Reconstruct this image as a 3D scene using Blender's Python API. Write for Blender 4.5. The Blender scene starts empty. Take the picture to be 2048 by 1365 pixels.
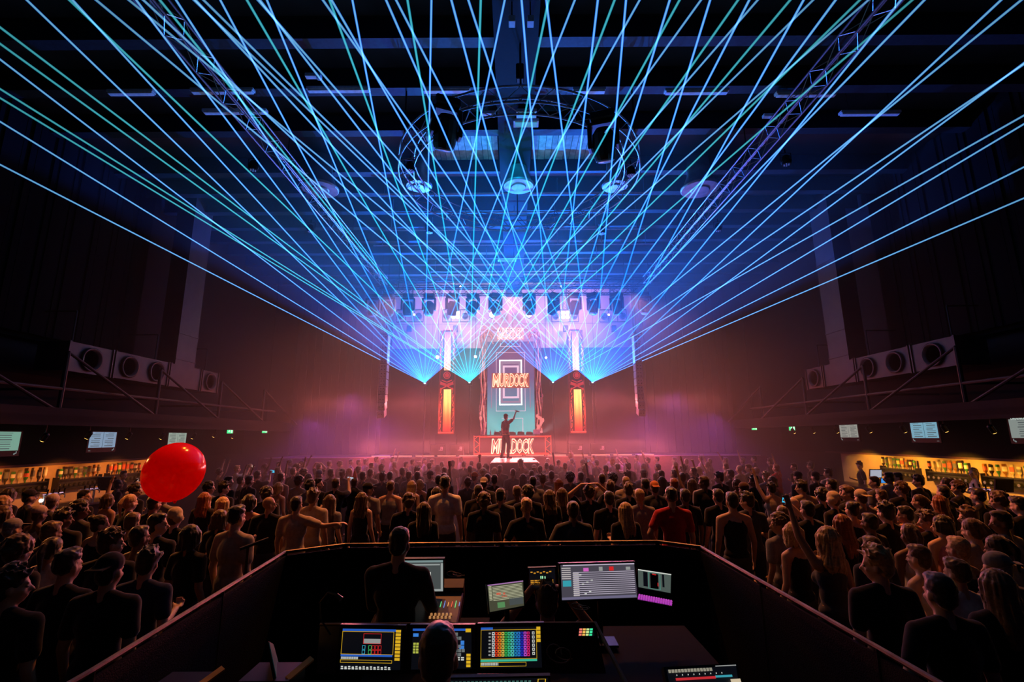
import bpy, bmesh, math, random
from mathutils import Vector, Matrix, Euler, noise
R = math.radians
random.seed(7)
SC = bpy.context.scene
COL = SC.collection

# ------------------------------------------------------------------ camera
CAMZ, PITCH, ROLL, FPX = 2.6, 11.3, 0.35, 967.0
cam_d = bpy.data.cameras.new('camera')
cam_d.sensor_width = 36.0
cam_d.lens = FPX / 2048 * 36.0
cam_d.clip_start, cam_d.clip_end = 0.05, 200
cam = bpy.data.objects.new('camera', cam_d)
COL.objects.link(cam)
CM = Matrix.Translation((0, 0, CAMZ)) @ Matrix.Rotation(R(90 + PITCH), 4, 'X') @ Matrix.Rotation(R(-ROLL), 4, 'Z')
cam.matrix_world = CM
SC.camera = cam
CR = CM.to_3x3()
C0 = Vector((0, 0, CAMZ))
def ray(px, py):                 # direction of a photograph pixel, unit depth along the lens axis
    return CR @ Vector(((px - 1024) / FPX, -(py - 682.5) / FPX, -1.0))
def at_y(px, py, Y):
    d = ray(px, py); return C0 + d * (Y / d.y)
def at_z(px, py, Z):
    d = ray(px, py); return C0 + d * ((Z - CAMZ) / d.z)
def at_x(px, py, X):
    d = ray(px, py); return C0 + d * (X / d.x)
def at_d(px, py, D):
    return C0 + ray(px, py) * D

# ------------------------------------------------------------------ world, exposure, haze
w = bpy.data.worlds.new('world'); SC.world = w; w.use_nodes = True
w.node_tree.nodes['Background'].inputs[0].default_value = (0.5, 0.45, 0.6, 1)
w.node_tree.nodes['Background'].inputs[1].default_value = 0.002
SC.view_settings.view_transform = 'Standard'
SC.view_settings.look = 'None'
SC.view_settings.exposure = 0.0
SC.view_settings.gamma = 1.0
SC.view_settings.use_curve_mapping = False
SC.cycles.use_denoising = True
SC.cycles.max_bounces = 5
SC.cycles.diffuse_bounces = 1
SC.cycles.glossy_bounces = 2
SC.cycles.transmission_bounces = 4
SC.cycles.volume_bounces = 0
SC.cycles.transparent_max_bounces = 64
SC.cycles.sample_clamp_indirect = 3.0
SC.cycles.sample_clamp_direct = 30.0

def lamp(name, kind, loc, energy, color, size=0.2, target=None, angle=None, blend=0.3):
    d = bpy.data.lights.new(name, kind)
    d.energy = energy; d.color = color
    if kind == 'AREA': d.shape = 'DISK'; d.size = size
    elif kind in ('POINT', 'SPOT'): d.shadow_soft_size = size
    if kind == 'SPOT': d.spot_size = R(angle); d.spot_blend = blend
    o = bpy.data.objects.new(name, d); COL.objects.link(o)
    o.location = loc
    if target is not None:
        o.rotation_euler = (Vector(target) - Vector(loc)).to_track_quat('-Z', 'Y').to_euler()
    return o
# laser heads: photograph pixel, distance, beam angles in the photograph, colour
LASERS = [
 ('A', (849.5, 766), 24.0, [27.2,31.6,37.3,43.9,47.4,53,57.0,61.9,67.6,79.3,91.0,101.8,111.4,119.3,125.8,131,135.4,139.2], (0.005,0.13,1.0), 11.5),
 ('B', (938.8, 764.6), 24.0, [31.2,32,35.8,37.1,43.7,51,59.8,69.9,80.8,91.7,101.7,110.8,118.8,125.1,130,135.6,139.2], (0.0,0.45,0.75), 9.5),
 ('C', (1105.9, 764), 24.0, [39.9,43,46.9,52.5,59.9,66.4,75.1,85.3,96.7,107,117.2,126.5,134.2,140.8,146,150.5], (0.005,0.18,1.0), 9.5),
 ('D', (1185.1, 764.6), 24.0, [39.5,43.8,44.5,48.8,54.8,62.8,72.0,83.1,95.0,107.1,118.9,128.9,136.9,143.5,149.1,153.5,156.9], (0.005,0.14,1.0), 10),
]
# laser light spreading in the haze from each head: a cone whose sides are the fan's outermost beams
def cone_axis(E, pp, a0, a1, phi):
    v = (C0 - E).normalized(); ns = []
    for a in (a0, a1):
        q = ray(pp[0] - math.cos(R(a)) * 200, pp[1] - math.sin(R(a)) * 200)
        d = (E - C0); n = d.cross(q).normalized(); ns.append(n)
    up = Vector((0, 0, 1))
    ns = [n if n.dot(up) > 0 else -n for n in ns]
    u0 = (ns[0] + ns[1]); u0 = (u0 - v * u0.dot(v)).normalized()
    u = u0 * math.cos(phi) + v * math.sin(phi)
    return u, math.asin(min(1, u.dot(ns[0])))
LE = {'A': 12500, 'B': 4000, 'C': 6500, 'D': 12500}
for nm, pp, Y, angs, col, tilt in LASERS:
    E = at_y(pp[0], pp[1], Y)
    u, th = cone_axis(E, pp, angs[0], angs[-1], R(35))
    lamp('laser_glow', 'SPOT', E, LE[nm], col, 0.02, E + u, math.degrees(th) * 2, 0.06)
for px in (912, 984, 1058, 1130):
    P = at_y(px, 630, 26.3)
    lamp('rear_white', 'SPOT', P + Vector((0, -0.35, 0)), 45, (1.0, 0.62, 0.72), 0.1, P + Vector((0, -10, -2)), 150, 0.8)
lamp('backdrop_wash_a', 'SPOT', (-3.5, 21.5, 8.6), 2600, (1.0, 0.42, 0.70), 0.3, (-2.8, 27.4, 10.2), 80, 1.0)
lamp('backdrop_wash_b', 'SPOT', (3.5, 21.5, 8.6), 2600, (1.0, 0.42, 0.70), 0.3, (2.8, 27.4, 10.2), 80, 1.0)
lamp('blue_fill', 'SPOT', (0, 19.8, 8.6), 2600, (0.005, 0.11, 1.0), 0.3, (0, 15.5, 12.2), 92, 0.9)  # added blue fill deepening the haze under the roof
# pink and red stage wash: lamps hung over the stage pointing down and back
for x, z in ((-9.4, 3.6), (-7.6, 4.6), (-6.2, 3.6), (6.2, 3.6), (7.6, 4.6), (9.4, 3.6)):
    lamp('purple_wash', 'SPOT', (x, 22.6, z), 760, (0.42, 0.08, 0.66), 0.4, (x * .95, 23.0, 1.7), 155, 0.9)
for x in (-4.5, 4.5):
    lamp('pink_wash', 'SPOT', (x, 21.6, 4.9), 420, (1.0, 0.14, 0.28), 0.3, (x * .9, 22.5, 1.7), 155, 0.9)
for x in (-6.5, -2.2, 2.2, 6.5):
    lamp('red_footlight', 'POINT', (x, 21.8, 2.1), 70, (1.0, 0.14, 0.14), 0.2)
# crowd light: warm wash from the front truss
for x in (-5, -2.5, 0, 2.5, 5):
    lamp('truss_wash', 'SPOT', (x, 20.2, 8.7), 1500, (1.0, 0.30, 0.16), 0.2, (x * 1.5, 13.6, 1.0), 56, 0.9)
# added lamps giving the crowd its rim light: stage-front strips, then amber spots
for x0, z, wd, e, c in ((0, 2.35, 13.0, 310, (1.0, 0.19, 0.20)), (-5.6, 4.2, 7.5, 110, (1.0, 0.18, 0.17)), (5.6, 4.2, 7.5, 110, (1.0, 0.18, 0.17))):
    o = lamp('stage_rim_fill', 'AREA', (x0, 22.2, z), e, c, wd, (x0, 12.0, z - 1.6)); o.data.shape = 'RECTANGLE'; o.data.size = wd; o.data.size_y = 0.12; o.data.spread = R(70 if z < 3 else 110)  # unseen area strips at the stage front, added for crowd rims
for x, tx, ty, e in ((-2.7, -2.6, 8.0, 2300), (0.2, 0.3, 8.2, 1700), (3.0, 2.8, 8.0, 2300)):
    lamp('rim_fill_amber', 'SPOT', (x, 10.8, 8.85), e, (1.0, 0.28, 0.05), 0.12, (tx, ty, 1.2), 62, 0.8)  # added amber spots at ring height for rims on the near crowd
for s in (-1, 1):
    lamp('side_fill_amber', 'SPOT', (s * 4.2, 10.8, 9.0), 2500, (1.0, 0.25, 0.025), 0.12, (s * 7.6, 6.6, 1.2), 60, 0.8)  # added amber spots for the crowd at the sides
lamp('panel_fill_cyan', 'SPOT', (0.1, 11.2, 9.3), 130, (0.0, 0.45, 0.9), 0.1, (0.1, 12.8, 10.9), 120, 0.8)  # added cyan spot brightening the timber boards overhead
# white floor beams each side of the booth
lamp('floor_beam_l', 'SPOT', at_y(1001, 862, 24.8), 500, (0.75, 0.85, 1.0), 0.06, at_y(930, 782, 23.6), 34, 0.2)
lamp('floor_beam_r', 'SPOT', at_y(1082, 868, 24.8), 500, (0.75, 0.85, 1.0), 0.06, at_y(1160, 815, 23.6), 38, 0.3)
# ------------------------------------------------------------------ helpers
MATS = {}
def mat(name, col, rough=0.6, metal=0.0, emis=None, es=0.0, var=0.15, scale=12.0, bump=0.0, sheen=0.0, spec=0.5):
    if name in MATS: return MATS[name]
    m = bpy.data.materials.new(name); m.use_nodes = True; MATS[name] = m
    nt = m.node_tree; b = nt.nodes['Principled BSDF']
    tc = nt.nodes.new('ShaderNodeTexCoord'); nz = nt.nodes.new('ShaderNodeTexNoise')
    nz.inputs['Scale'].default_value = scale; nz.inputs['Detail'].default_value = 3
    nt.links.new(tc.outputs['Object'], nz.inputs['Vector'])
    r = nt.nodes.new('ShaderNodeValToRGB')
    c = Vector(col[:3])
    r.color_ramp.elements[0].color = (*(c * (1 - var)), 1); r.color_ramp.elements[0].position = 0.3
    r.color_ramp.elements[1].color = (*[min(1, x * (1 + var)) for x in c], 1); r.color_ramp.elements[1].position = 0.7
    nt.links.new(nz.outputs['Fac'], r.inputs['Fac']); nt.links.new(r.outputs['Color'], b.inputs['Base Color'])
    b.inputs['Roughness'].default_value = rough; b.inputs['Metallic'].default_value = metal
    b.inputs['Specular IOR Level'].default_value = spec
    if sheen: b.inputs['Sheen Weight'].default_value = sheen; b.inputs['Sheen Roughness'].default_value = 0.4
    if emis: b.inputs['Emission Color'].default_value = (*emis, 1); b.inputs['Emission Strength'].default_value = es
    if bump:
        bp = nt.nodes.new('ShaderNodeBump'); bp.inputs['Strength'].default_value = bump; bp.inputs['Distance'].default_value = 0.01
        nt.links.new(nz.outputs['Fac'], bp.inputs['Height']); nt.links.new(bp.outputs['Normal'], b.inputs['Normal'])
    return m
def glow(name, col, es, sample=True):
    m = mat(name, (0.02, 0.02, 0.02), 0.5, 0, col, es)
    if not sample: m.cycles.emission_sampling = 'NONE'
    return m

def tag(o, label=None, cat=None, group=None, kind=None):
    if label: o['label'] = label
    if cat: o['category'] = cat
    if group: o['group'] = group
    if kind: o['kind'] = kind
    return o
def thing(name, label, cat, loc=(0, 0, 0), rz=0.0, group=None):
    o = bpy.data.objects.new(name, None); COL.objects.link(o)
    o.empty_display_size = 0.1
    o.location = loc; o.rotation_euler = (0, 0, rz)
    return tag(o, label, cat, group)
def obj(name, bm, m, parent=None, smooth=False, loc=None):
    if isinstance(bm, bmesh.types.BMesh):
        me = bpy.data.meshes.new(name); bm.to_mesh(me); bm.free()
    else: me = bm
    if smooth:
        for p in me.polygons: p.use_smooth = True
    if m is not None and not me.materials:
        for x in (m if isinstance(m, (list, tuple)) else [m]): me.materials.append(x)
    o = bpy.data.objects.new(name, me); COL.objects.link(o)
    if parent is not None: o.parent = parent
    if loc is not None: o.location = loc
    return o
def struct(name, bm, m, parent=None):
    o = obj(name, bm, m, parent)
    if parent is None: o['kind'] = 'structure'
    return o
def dup(root, loc=None, rz=None, label=None, group=None):
    r = root.copy(); COL.objects.link(r)
    if loc is not None: r.location = loc
    if rz is not None: r.rotation_euler = (0, 0, rz)
    if label: r['label'] = label
    if group: r['group'] = group
    for ch in list(root.children):
        c = ch.copy(); COL.objects.link(c); c.parent = r
        for g in ch.children:
            d = g.copy(); COL.objects.link(d); d.parent = c
    return r
def NB(): return bmesh.new()
def box(bm, c, s, rot=None, mi=0):
    M = Matrix.Translation(c)
    if rot is not None: M = M @ (rot.to_matrix().to_4x4() if isinstance(rot, Euler) else rot.to_4x4())
    r = bmesh.ops.create_cube(bm, size=1.0, matrix=M @ Matrix.Diagonal((s[0], s[1], s[2], 1)))
    if mi:
        for f in {f for v in r['verts'] for f in v.link_faces}: f.material_index = mi
    return bm
def bx(x0, x1, y0, y1, z0, z1, bm=None):
    bm = bm or NB()
    return box(bm, ((x0 + x1) / 2, (y0 + y1) / 2, (z0 + z1) / 2), (x1 - x0, y1 - y0, z1 - z0))
def frame_of(d):
    d = Vector(d).normalized(); return d.to_track_quat('Z', 'Y').to_matrix()
def tube(bm, a, b, r1, r2=None, n=8, caps=True):
    a = Vector(a); b = Vector(b); r2 = r1 if r2 is None else r2
    L = (b - a).length
    if L < 1e-6: return bm
    M = Matrix.Translation((a + b) / 2) @ frame_of(b - a).to_4x4()
    bmesh.ops.create_cone(bm, cap_ends=caps, segments=n, radius1=r1, radius2=r2, depth=L, matrix=M)
    return bm
def path(bm, pts, r, n=6):
    for i in range(len(pts) - 1): tube(bm, pts[i], pts[i + 1], r, n=n)
    return bm
def ell(bm, c, r, rot=None, u=14, v=9):
    M = Matrix.Translation(c)
    if rot is not None: M = M @ rot.to_4x4()
    bmesh.ops.create_uvsphere(bm, u_segments=u, v_segments=v, radius=1.0, matrix=M @ Matrix.Diagonal((r[0], r[1], r[2], 1)))
    return bm
def lathe(bm, prof, n=16, c=(0, 0, 0), axis='Z'):
    rings = []
    for r, z in prof:
        ring = []
        for i in range(n):
            a = 2 * math.pi * i / n
            p = (r * math.cos(a), r * math.sin(a), z)
            if axis == 'Y': p = (p[0], z, p[1])
            if axis == 'X': p = (z, p[0], p[1])
            ring.append(bm.verts.new(Vector(p) + Vector(c)))
        rings.append(ring)
    for A, B in zip(rings, rings[1:]):
        for i in range(n):
            bm.faces.new((A[i], A[(i + 1) % n], B[(i + 1) % n], B[i]))
    bm.faces.new(rings[0][::-1]); bm.faces.new(rings[-1])
    bmesh.ops.recalc_face_normals(bm, faces=bm.faces)
    return bm
def bevel(bm, w, seg=1):
    bmesh.ops.bevel(bm, geom=list(bm.edges), offset=w, segments=seg, affect='EDGES', profile=0.5)
    return bm
def quad(bm, pts, mi=0):
    f = bm.faces.new([bm.verts.new(p) for p in pts]); f.material_index = mi
    return bm
def slab(bm, q, th, mi=0):            # solid sheet whose front is quad q, thickness goes against the normal
    q = [Vector(p) for p in q]
    n = (q[1] - q[0]).cross(q[2] - q[0]).normalized()
    f = [bm.verts.new(p) for p in q]; b = [bm.verts.new(p - n * th) for p in q]
    bm.faces.new(f); bm.faces.new(b[::-1])
    for i in range(4): bm.faces.new((f[i], b[i], b[(i + 1) % 4], f[(i + 1) % 4]))
    return bm
def truss(bm, a, b, w=0.3, r=0.025, rb=0.012, bay=0.45, up=(0, 0, 1), chords=4):
    a = Vector(a); b = Vector(b); d = (b - a).normalized()
    s = d.cross(Vector(up)).normalized(); u = s.cross(d).normalized()
    h = w / 2
    offs = [s * h + u * h, -s * h + u * h, -s * h - u * h, s * h - u * h] if chords == 4 else [s * h - u * h, -s * h - u * h, u * h]
    for o in offs: tube(bm, a + o, b + o, r, n=6)
    L = (b - a).length; n = max(1, round(L / bay))
    for i in range(n):
        p = a + d * (L * i / n); q = a + d * (L * (i + 1) / n)
        for k in range(len(offs)):
            o1, o2 = offs[k], offs[(k + 1) % len(offs)]
            if (i + k) % 2: o1, o2 = o2, o1
            tube(bm, p + o1, q + o2, rb, n=4, caps=False)
    return bm
def text_mesh(s, size=1.0, sx=1.0, shear=0.0, offset=0.0, extrude=0.01, res=3, spacing=1.0):
    cu = bpy.data.curves.new('lettering', 'FONT'); cu.body = s; cu.size = size
    cu.shear = shear; cu.offset = offset; cu.extrude = extrude; cu.resolution_u = res
    cu.align_x = 'CENTER'; cu.align_y = 'CENTER'; cu.space_character = spacing
    o = bpy.data.objects.new('tmp', cu); COL.objects.link(o)
    dg = bpy.context.evaluated_depsgraph_get()
    me = bpy.data.meshes.new_from_object(o.evaluated_get(dg))
    bpy.data.objects.remove(o)
    me.transform(Matrix.Diagonal((sx, 1, 1, 1)))
    return me
# ------------------------------------------------------------------ room shell
XW, YB, ZC = 12.4, 28.2, 11.6
blk = mat('black_paint', (0.012, 0.011, 0.013), 0.8, spec=0.2)
wallm = mat('dark_wall', (0.012, 0.009, 0.012), 0.85, var=0.2, scale=1.5, spec=0.2)
ceilm = mat('ceiling_paint', (0.03, 0.035, 0.045), 0.85, var=0.3, scale=2, spec=0.2)
floorm = mat('floor_concrete', (0.012, 0.010, 0.010), 0.95, var=0.4, scale=3, spec=0.08)
metal = mat('black_metal', (0.02, 0.02, 0.023), 0.35, 0.6)
steel = mat('brushed_aluminium', (0.45, 0.46, 0.5), 0.3, 0.9)
struct('floor', bx(-XW - .2, XW + .2, -4, YB + .2, -.2, 0), floorm)
struct('ceiling', bx(-XW - .2, XW + .2, -4, YB + .2, ZC, ZC + .2), ceilm)
struct('wall_back', bx(-XW - .2, XW + .2, YB, YB + .2, 0, ZC), wallm)
struct('wall_front', bx(-XW - .2, XW + .2, -4.2, -4, 0, ZC), blk)
struct('wall_left', bx(-XW - .2, -XW, -4, YB, 0, ZC), wallm)
struct('wall_right', bx(XW, XW + .2, -4, YB, 0, ZC), wallm)

# haze filling the hall
hz = bpy.data.materials.new('haze'); hz.use_nodes = True
nt = hz.node_tree; nt.nodes.clear()
out = nt.nodes.new('ShaderNodeOutputMaterial'); vs = nt.nodes.new('ShaderNodeVolumeScatter')
vs.inputs['Color'].default_value = (1, 1, 1, 1); vs.inputs['Density'].default_value = 0.018
vs.inputs['Anisotropy'].default_value = 0.35
nt.links.new(vs.outputs[0], out.inputs['Volume'])
hb = obj('haze', bx(-XW + .02, XW - .02, 11.2, YB - .05, 0.02, ZC - .02), hz)
tag(hb, 'thin stage haze filling the hall in front of and over the stage', 'haze', kind='stuff')
# ------------------------------------------------------------------ lasers
def beam_mat(name, core, edge, es):
    m = bpy.data.materials.new(name); m.use_nodes = True; nt = m.node_tree; nt.nodes.clear()
    out = nt.nodes.new('ShaderNodeOutputMaterial'); em = nt.nodes.new('ShaderNodeEmission')
    tr = nt.nodes.new('ShaderNodeBsdfTransparent'); ad = nt.nodes.new('ShaderNodeAddShader')
    lw = nt.nodes.new('ShaderNodeLayerWeight'); lw.inputs['Blend'].default_value = 0.5
    rp = nt.nodes.new('ShaderNodeValToRGB')
    rp.color_ramp.elements[0].color = (*core, 1); rp.color_ramp.elements[0].position = 0.0
    e = rp.color_ramp.elements.new(0.5); e.color = (*edge, 1)
    rp.color_ramp.elements[-1].color = (0, 0, 0, 1)
    nt.links.new(lw.outputs['Facing'], rp.inputs['Fac']); nt.links.new(rp.outputs['Color'], em.inputs['Color'])
    # the beam fades with its length along the object's own axis (v coordinate 0..1)
    at = nt.nodes.new('ShaderNodeAttribute'); at.attribute_name = 'reach'
    mr = nt.nodes.new('ShaderNodeMapRange'); mr.inputs['To Min'].default_value = es; mr.inputs['To Max'].default_value = es * 0.28
    nt.links.new(at.outputs['Fac'], mr.inputs['Value']); # haze-scattered laser light put into emission, mostly forward (Henyey-Greenstein, g = 0.5)
    ge = nt.nodes.new('ShaderNodeNewGeometry'); vt = nt.nodes.new('ShaderNodeVectorTransform'); vt.vector_type = 'VECTOR'; vt.convert_from = 'OBJECT'; vt.convert_to = 'WORLD'
    vt.inputs[0].default_value = (0, 0, 1)
    dt = nt.nodes.new('ShaderNodeVectorMath'); dt.operation = 'DOT_PRODUCT'
    nt.links.new(ge.outputs['Incoming'], dt.inputs[0]); nt.links.new(vt.outputs[0], dt.inputs[1])
    m1 = nt.nodes.new('ShaderNodeMath'); m1.operation = 'MULTIPLY_ADD'; m1.inputs[1].default_value = -1.0; m1.inputs[2].default_value = 1.25; nt.links.new(dt.outputs['Value'], m1.inputs[0])
    m2 = nt.nodes.new('ShaderNodeMath'); m2.operation = 'POWER'; m2.inputs[1].default_value = -1.5; nt.links.new(m1.outputs[0], m2.inputs[0])
    m3 = nt.nodes.new('ShaderNodeMath'); m3.operation = 'MULTIPLY'; nt.links.new(m2.outputs[0], m3.inputs[0]); nt.links.new(mr.outputs[0], m3.inputs[1])
    m4 = nt.nodes.new('ShaderNodeMath'); m4.operation = 'MULTIPLY'; m4.inputs[1].default_value = 0.42; nt.links.new(m3.outputs[0], m4.inputs[0])
    nt.links.new(m4.outputs[0], em.inputs['Strength'])
    nt.links.new(em.outputs[0], ad.inputs[0]); nt.links.new(tr.outputs[0], ad.inputs[1]); nt.links.new(ad.outputs[0], out.inputs['Surface'])
    m.cycles.emission_sampling = 'NONE'
    return m
BM = {'A': beam_mat('laser_blue', (0.30, 0.80, 1.0), (0.0, 0.13, 0.85), 1.5),
      'B': beam_mat('laser_cyan', (0.15, 0.9, 0.95), (0.0, 0.26, 0.45), 1.15)}
BM['C'] = BM['D'] = BM['A']
DESC = {'A': 'outer left laser projector on black post left of the left screen column, deep blue fan',
        'B': 'inner left laser projector between left screen column and central screen, cyan fan',
        'C': 'inner right laser projector between central screen and right screen column, blue fan',
        'D': 'outer right laser projector on black post right of the right screen column, blue fan'}
def beam_mesh(L, r0, r1, n=7, seg=14):
    bm = NB(); lay = bm.verts.layers.float.new('reach')
    rings = []
    for k in range(seg + 1):
        t = k / seg; r = r0 + (r1 - r0) * t; ring = []
        for i in range(n):
            a = 2 * math.pi * i / n
            v = bm.verts.new((r * math.cos(a), r * math.sin(a), L * t)); v[lay] = min(1, (L * t) / 24.0) ** 0.7; ring.append(v)
        rings.append(ring)
    for A, B in zip(rings, rings[1:]):
        for i in range(n): bm.faces.new((A[i], A[(i + 1) % n], B[(i + 1) % n], B[i]))
    return bm
for nm, pp, Y, angs, col, tilt in LASERS:
    E = at_y(pp[0], pp[1], Y)
    t = thing('laser_projector', DESC[nm], 'laser projector', E, 0, 'laser projectors around the stage screens')
    b = NB(); box(b, (0, .17, -.06), (.26, .3, .16)); bevel(b, .012); obj('housing', b, metal, t)
    b = NB(); tube(b, (0, .2, -.14), (0, .2, -(E.z - 1.75)), .03); box(b, (0, .2, -(E.z - 1.75) + .02), (.5, .5, .04)); obj('post', b, metal, t)
    b = NB(); box(b, (0, .02, -.03), (.08, .01, .03)); obj('aperture', b, glow('laser_aperture_' + ('cyan' if nm == 'B' else 'blue'), (0.4, 0.85, 1.0), 12, False), t)
    # fan plane through E, leaning towards the hall
    pn = Vector((0, math.sin(R(tilt)), math.cos(R(tilt))))
    for a in angs:
        dx, dy = -math.cos(R(a)), -math.sin(R(a))
        # where does the picture line leave the frame
        k = 1e9
        if dx < 0: k = min(k, -pp[0] / dx)
        if dx > 0: k = min(k, (2048 - pp[0]) / dx)
        k = min(k, -pp[1] / dy)
        d = ray(pp[0] + dx * k * .9, pp[1] + dy * k * .9)
        h = (E - C0).dot(pn) / d.dot(pn)
        P = C0 + d * h
        D = (P - E).normalized()
        L = 1e9                       # run to the first wall or the ceiling
        for ax, lo, hi in ((0, -XW + .05, XW - .05), (1, -3.8, YB), (2, 0, ZC - .05)):
            if abs(D[ax]) > 1e-6: L = min(L, ((hi if D[ax] > 0 else lo) - E[ax]) / D[ax])
        ob = obj('laser_beam', beam_mesh(L, .015, .023), BM[nm], t, smooth=True)
        ob.rotation_euler = D.to_track_quat('Z', 'Y').to_euler()
# ------------------------------------------------------------------ hall: ceiling steel, side galleries, ducts
roofm = mat('roof_steel', (0.018, 0.022, 0.028), 0.6, 0.3, var=0.3)
plankm = [mat('plank_%d' % i, c, 0.7, var=0.35, scale=5, bump=0.2) for i, c in enumerate([(0.42, 0.36, 0.28), (0.5, 0.43, 0.34), (0.33, 0.28, 0.22)])]
galv = mat('galvanised_duct', (0.35, 0.36, 0.38), 0.45, 0.6, var=0.25, scale=4)
ductm = mat('grey_duct', (0.045, 0.032, 0.030), 0.55, 0.2, var=0.25, scale=3)
offwhite = mat('lamp_housing', (0.6, 0.62, 0.65), 0.5)
# roof beams across the hall, one deep beam along it
BY = [4.2, 5.6, 7.0, 8.4, 9.8, 11.35, 13.35, 14.6, 15.9, 17.2, 18.5, 19.8, 21.2, 22.6, 24.0]
n = 1
for y in BY:
    b = NB(); z = 10.45
    box(b, (0, y, z), (24.6, .26, .03)); box(b, (0, y, z + .55), (24.6, .26, .03)); box(b, (0, y, z + .28), (24.6, .05, .55))
    struct('trim_%d' % n, b, roofm); n += 1
b = bx(-.32, .55, 3.5, 26, 10.3, 11.5); struct('trim_%d' % n, b, blk); n += 1
# roof deck between the beams, closer to the floor than the slab
for k, (ya, yb) in enumerate(zip(BY, BY[1:])):
    struct('trim_%d' % n, bx(-12.3, 12.3, ya + .15, yb - .15, 10.95, 11.02), mat('roof_deck', (0.04, 0.05, 0.065), 0.8, var=0.3, scale=1.2)); n += 1
# timber ceiling fields either side of the central beam
for s, lab in ((-1, 'left'), (1, 'right')):
    x0, x1 = (-2.35, -.36) if s < 0 else (.60, 2.55)
    t = thing('timber_ceiling_panel', 'pale reclaimed timber board field in the ceiling, %s of the central beam' % lab, 'ceiling panel', ((x0 + x1) / 2, 12.35, 10.75), 0, 'timber ceiling fields')
    x = x0
    while x < x1 - .05:
        wd = min(random.uniform(.12, .24), x1 - x)
        b = NB(); box(b, (x + wd / 2 - (x0 + x1) / 2, 0, random.uniform(-.012, .012)), (wd - .012, 1.45, .03))
        obj('plank', b, random.choice(plankm), t); x += wd
# fluorescent battens
def batten(px, py, wpx, label):
    P = at_z(px, py, 10.30); wm = wpx / FPX * (P - C0).dot(ray(1024, 682.5).normalized())
    t = thing('fluorescent_fitting', label, 'ceiling light', P, 0, 'switched-off tube fittings under the roof')
    b = NB(); box(b, (0, 0, .05), (wm, .14, .07)); bevel(b, .01); obj('housing', b, offwhite, t)
    b = NB(); box(b, (0, 0, 0), (wm * .96, .11, .04)); bevel(b, .012, 2); obj('diffuser', b, mat('diffuser', (0.75, 0.8, 0.82), 0.3), t)
    for q in (-.35, .35): obj('hanger', tube(NB(), (wm * q, 0, .08), (wm * q, 0, .62), .006, n=5), metal, t)
batten(677, 182, 126, 'long tube fitting above the left part of the ring truss, third from left')
batten(893, 183, 96, 'long tube fitting partly behind the ring truss, left of the centre beam')
batten(1178, 184, 66, 'short visible tube fitting behind the ring truss, right of the centre beam')
batten(1393, 186, 128, 'long bright tube fitting to the right of the ring truss')
batten(1612, 191, 122, 'tube fitting crossed by the right side truss')
batten(1740, 229, 120, 'tube fitting farthest right, beyond the right side truss')
batten(445, 185, 126, 'dim tube fitting second from left')
batten(262, 188, 92, 'dim tube fitting farthest left')
batten(470, 226, 128, 'dim tube fitting beside the left side truss, lower in the picture than the others')
# emergency box lights on the centre beam
for (px, py, wx, lab) in ((1052, 246, .62, 'box light with bright frame under the centre beam, lower of two'), (1053, 227, .48, 'box light under the centre beam, upper of two'), (1014, 520, .8, 'far box light low under the centre beam above the stage truss')):
    P = at_z(px, py, 10.2)
    t = thing('box_light', lab, 'ceiling light', P)
    b = NB(); box(b, (0, 0, 0), (wx, .26, .08)); bevel(b, .008); obj('frame', b, offwhite, t)
    b = NB(); box(b, (0, 0, -.045), (wx * .86, .18, .02)); obj('diffuser', b, glow('box_diffuser', (0.1, 0.55, 0.8), 0.35), t)
for (px, py, lab) in ((977, 227, 'left of the centre beam'), (1540, 232, 'beside the right side truss'), (627, 152, 'small fitting high on the left side')):
    P = at_z(px, py, 10.25)
    t = thing('emergency_fitting', 'small emergency lamp with round lens, ' + lab, 'ceiling light', P)
    b = NB(); box(b, (0, 0, 0), (.34, .12, .08)); bevel(b, .01); obj('housing', b, offwhite, t)
    b = NB(); lathe(b, [(.05, -.03), (.05, 0), (.03, .02)], 12, (.12, 0, -.05)); obj('lens', b, mat('lens_glass', (0.3, 0.35, 0.4), 0.1), t)
# ring truss
P = Vector((0.2, 11.3, 9.0))
t = thing('ring_truss', 'large circular aluminium lighting truss hanging over the dance floor', 'truss', P)
tm = mat('truss_aluminium', (0.28, 0.29, 0.32), 0.35, 0.8)
RR, RW, NS = 3.0, .36, 56
for rr, zz in ((RR, 0), (RR - RW, 0), (RR, RW), (RR - RW, RW)):
    b = NB()
    pts = [Vector((rr * math.cos(2 * math.pi * i / NS), rr * math.sin(2 * math.pi * i / NS), zz)) for i in range(NS + 1)]
    path(b, pts, .024, 6); obj('chord', b, tm, t)
b = NB()
for i in range(NS):
    a0, a1 = 2 * math.pi * i / NS, 2 * math.pi * (i + 1) / NS
    q = lambda r, a, z: Vector((r * math.cos(a), r * math.sin(a), z))
    A, B = (0, RW) if i % 2 else (RW, 0)
    tube(b, q(RR, a0, A), q(RR, a1, B), .011, n=4); tube(b, q(RR - RW, a0, A), q(RR - RW, a1, B), .011, n=4)
    tube(b, q(RR if i % 2 else RR - RW, a0, 0), q(RR - RW if i % 2 else RR, a1, 0), .011, n=4)
obj('lacing', b, tm, t)
for a in (90, 210, 330, 270): obj('suspension_chain', tube(NB(), (RR * math.cos(R(a)), RR * math.sin(R(a)), RW), (RR * math.cos(R(a)), RR * math.sin(R(a)), 1.5), .02), metal, t)
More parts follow.
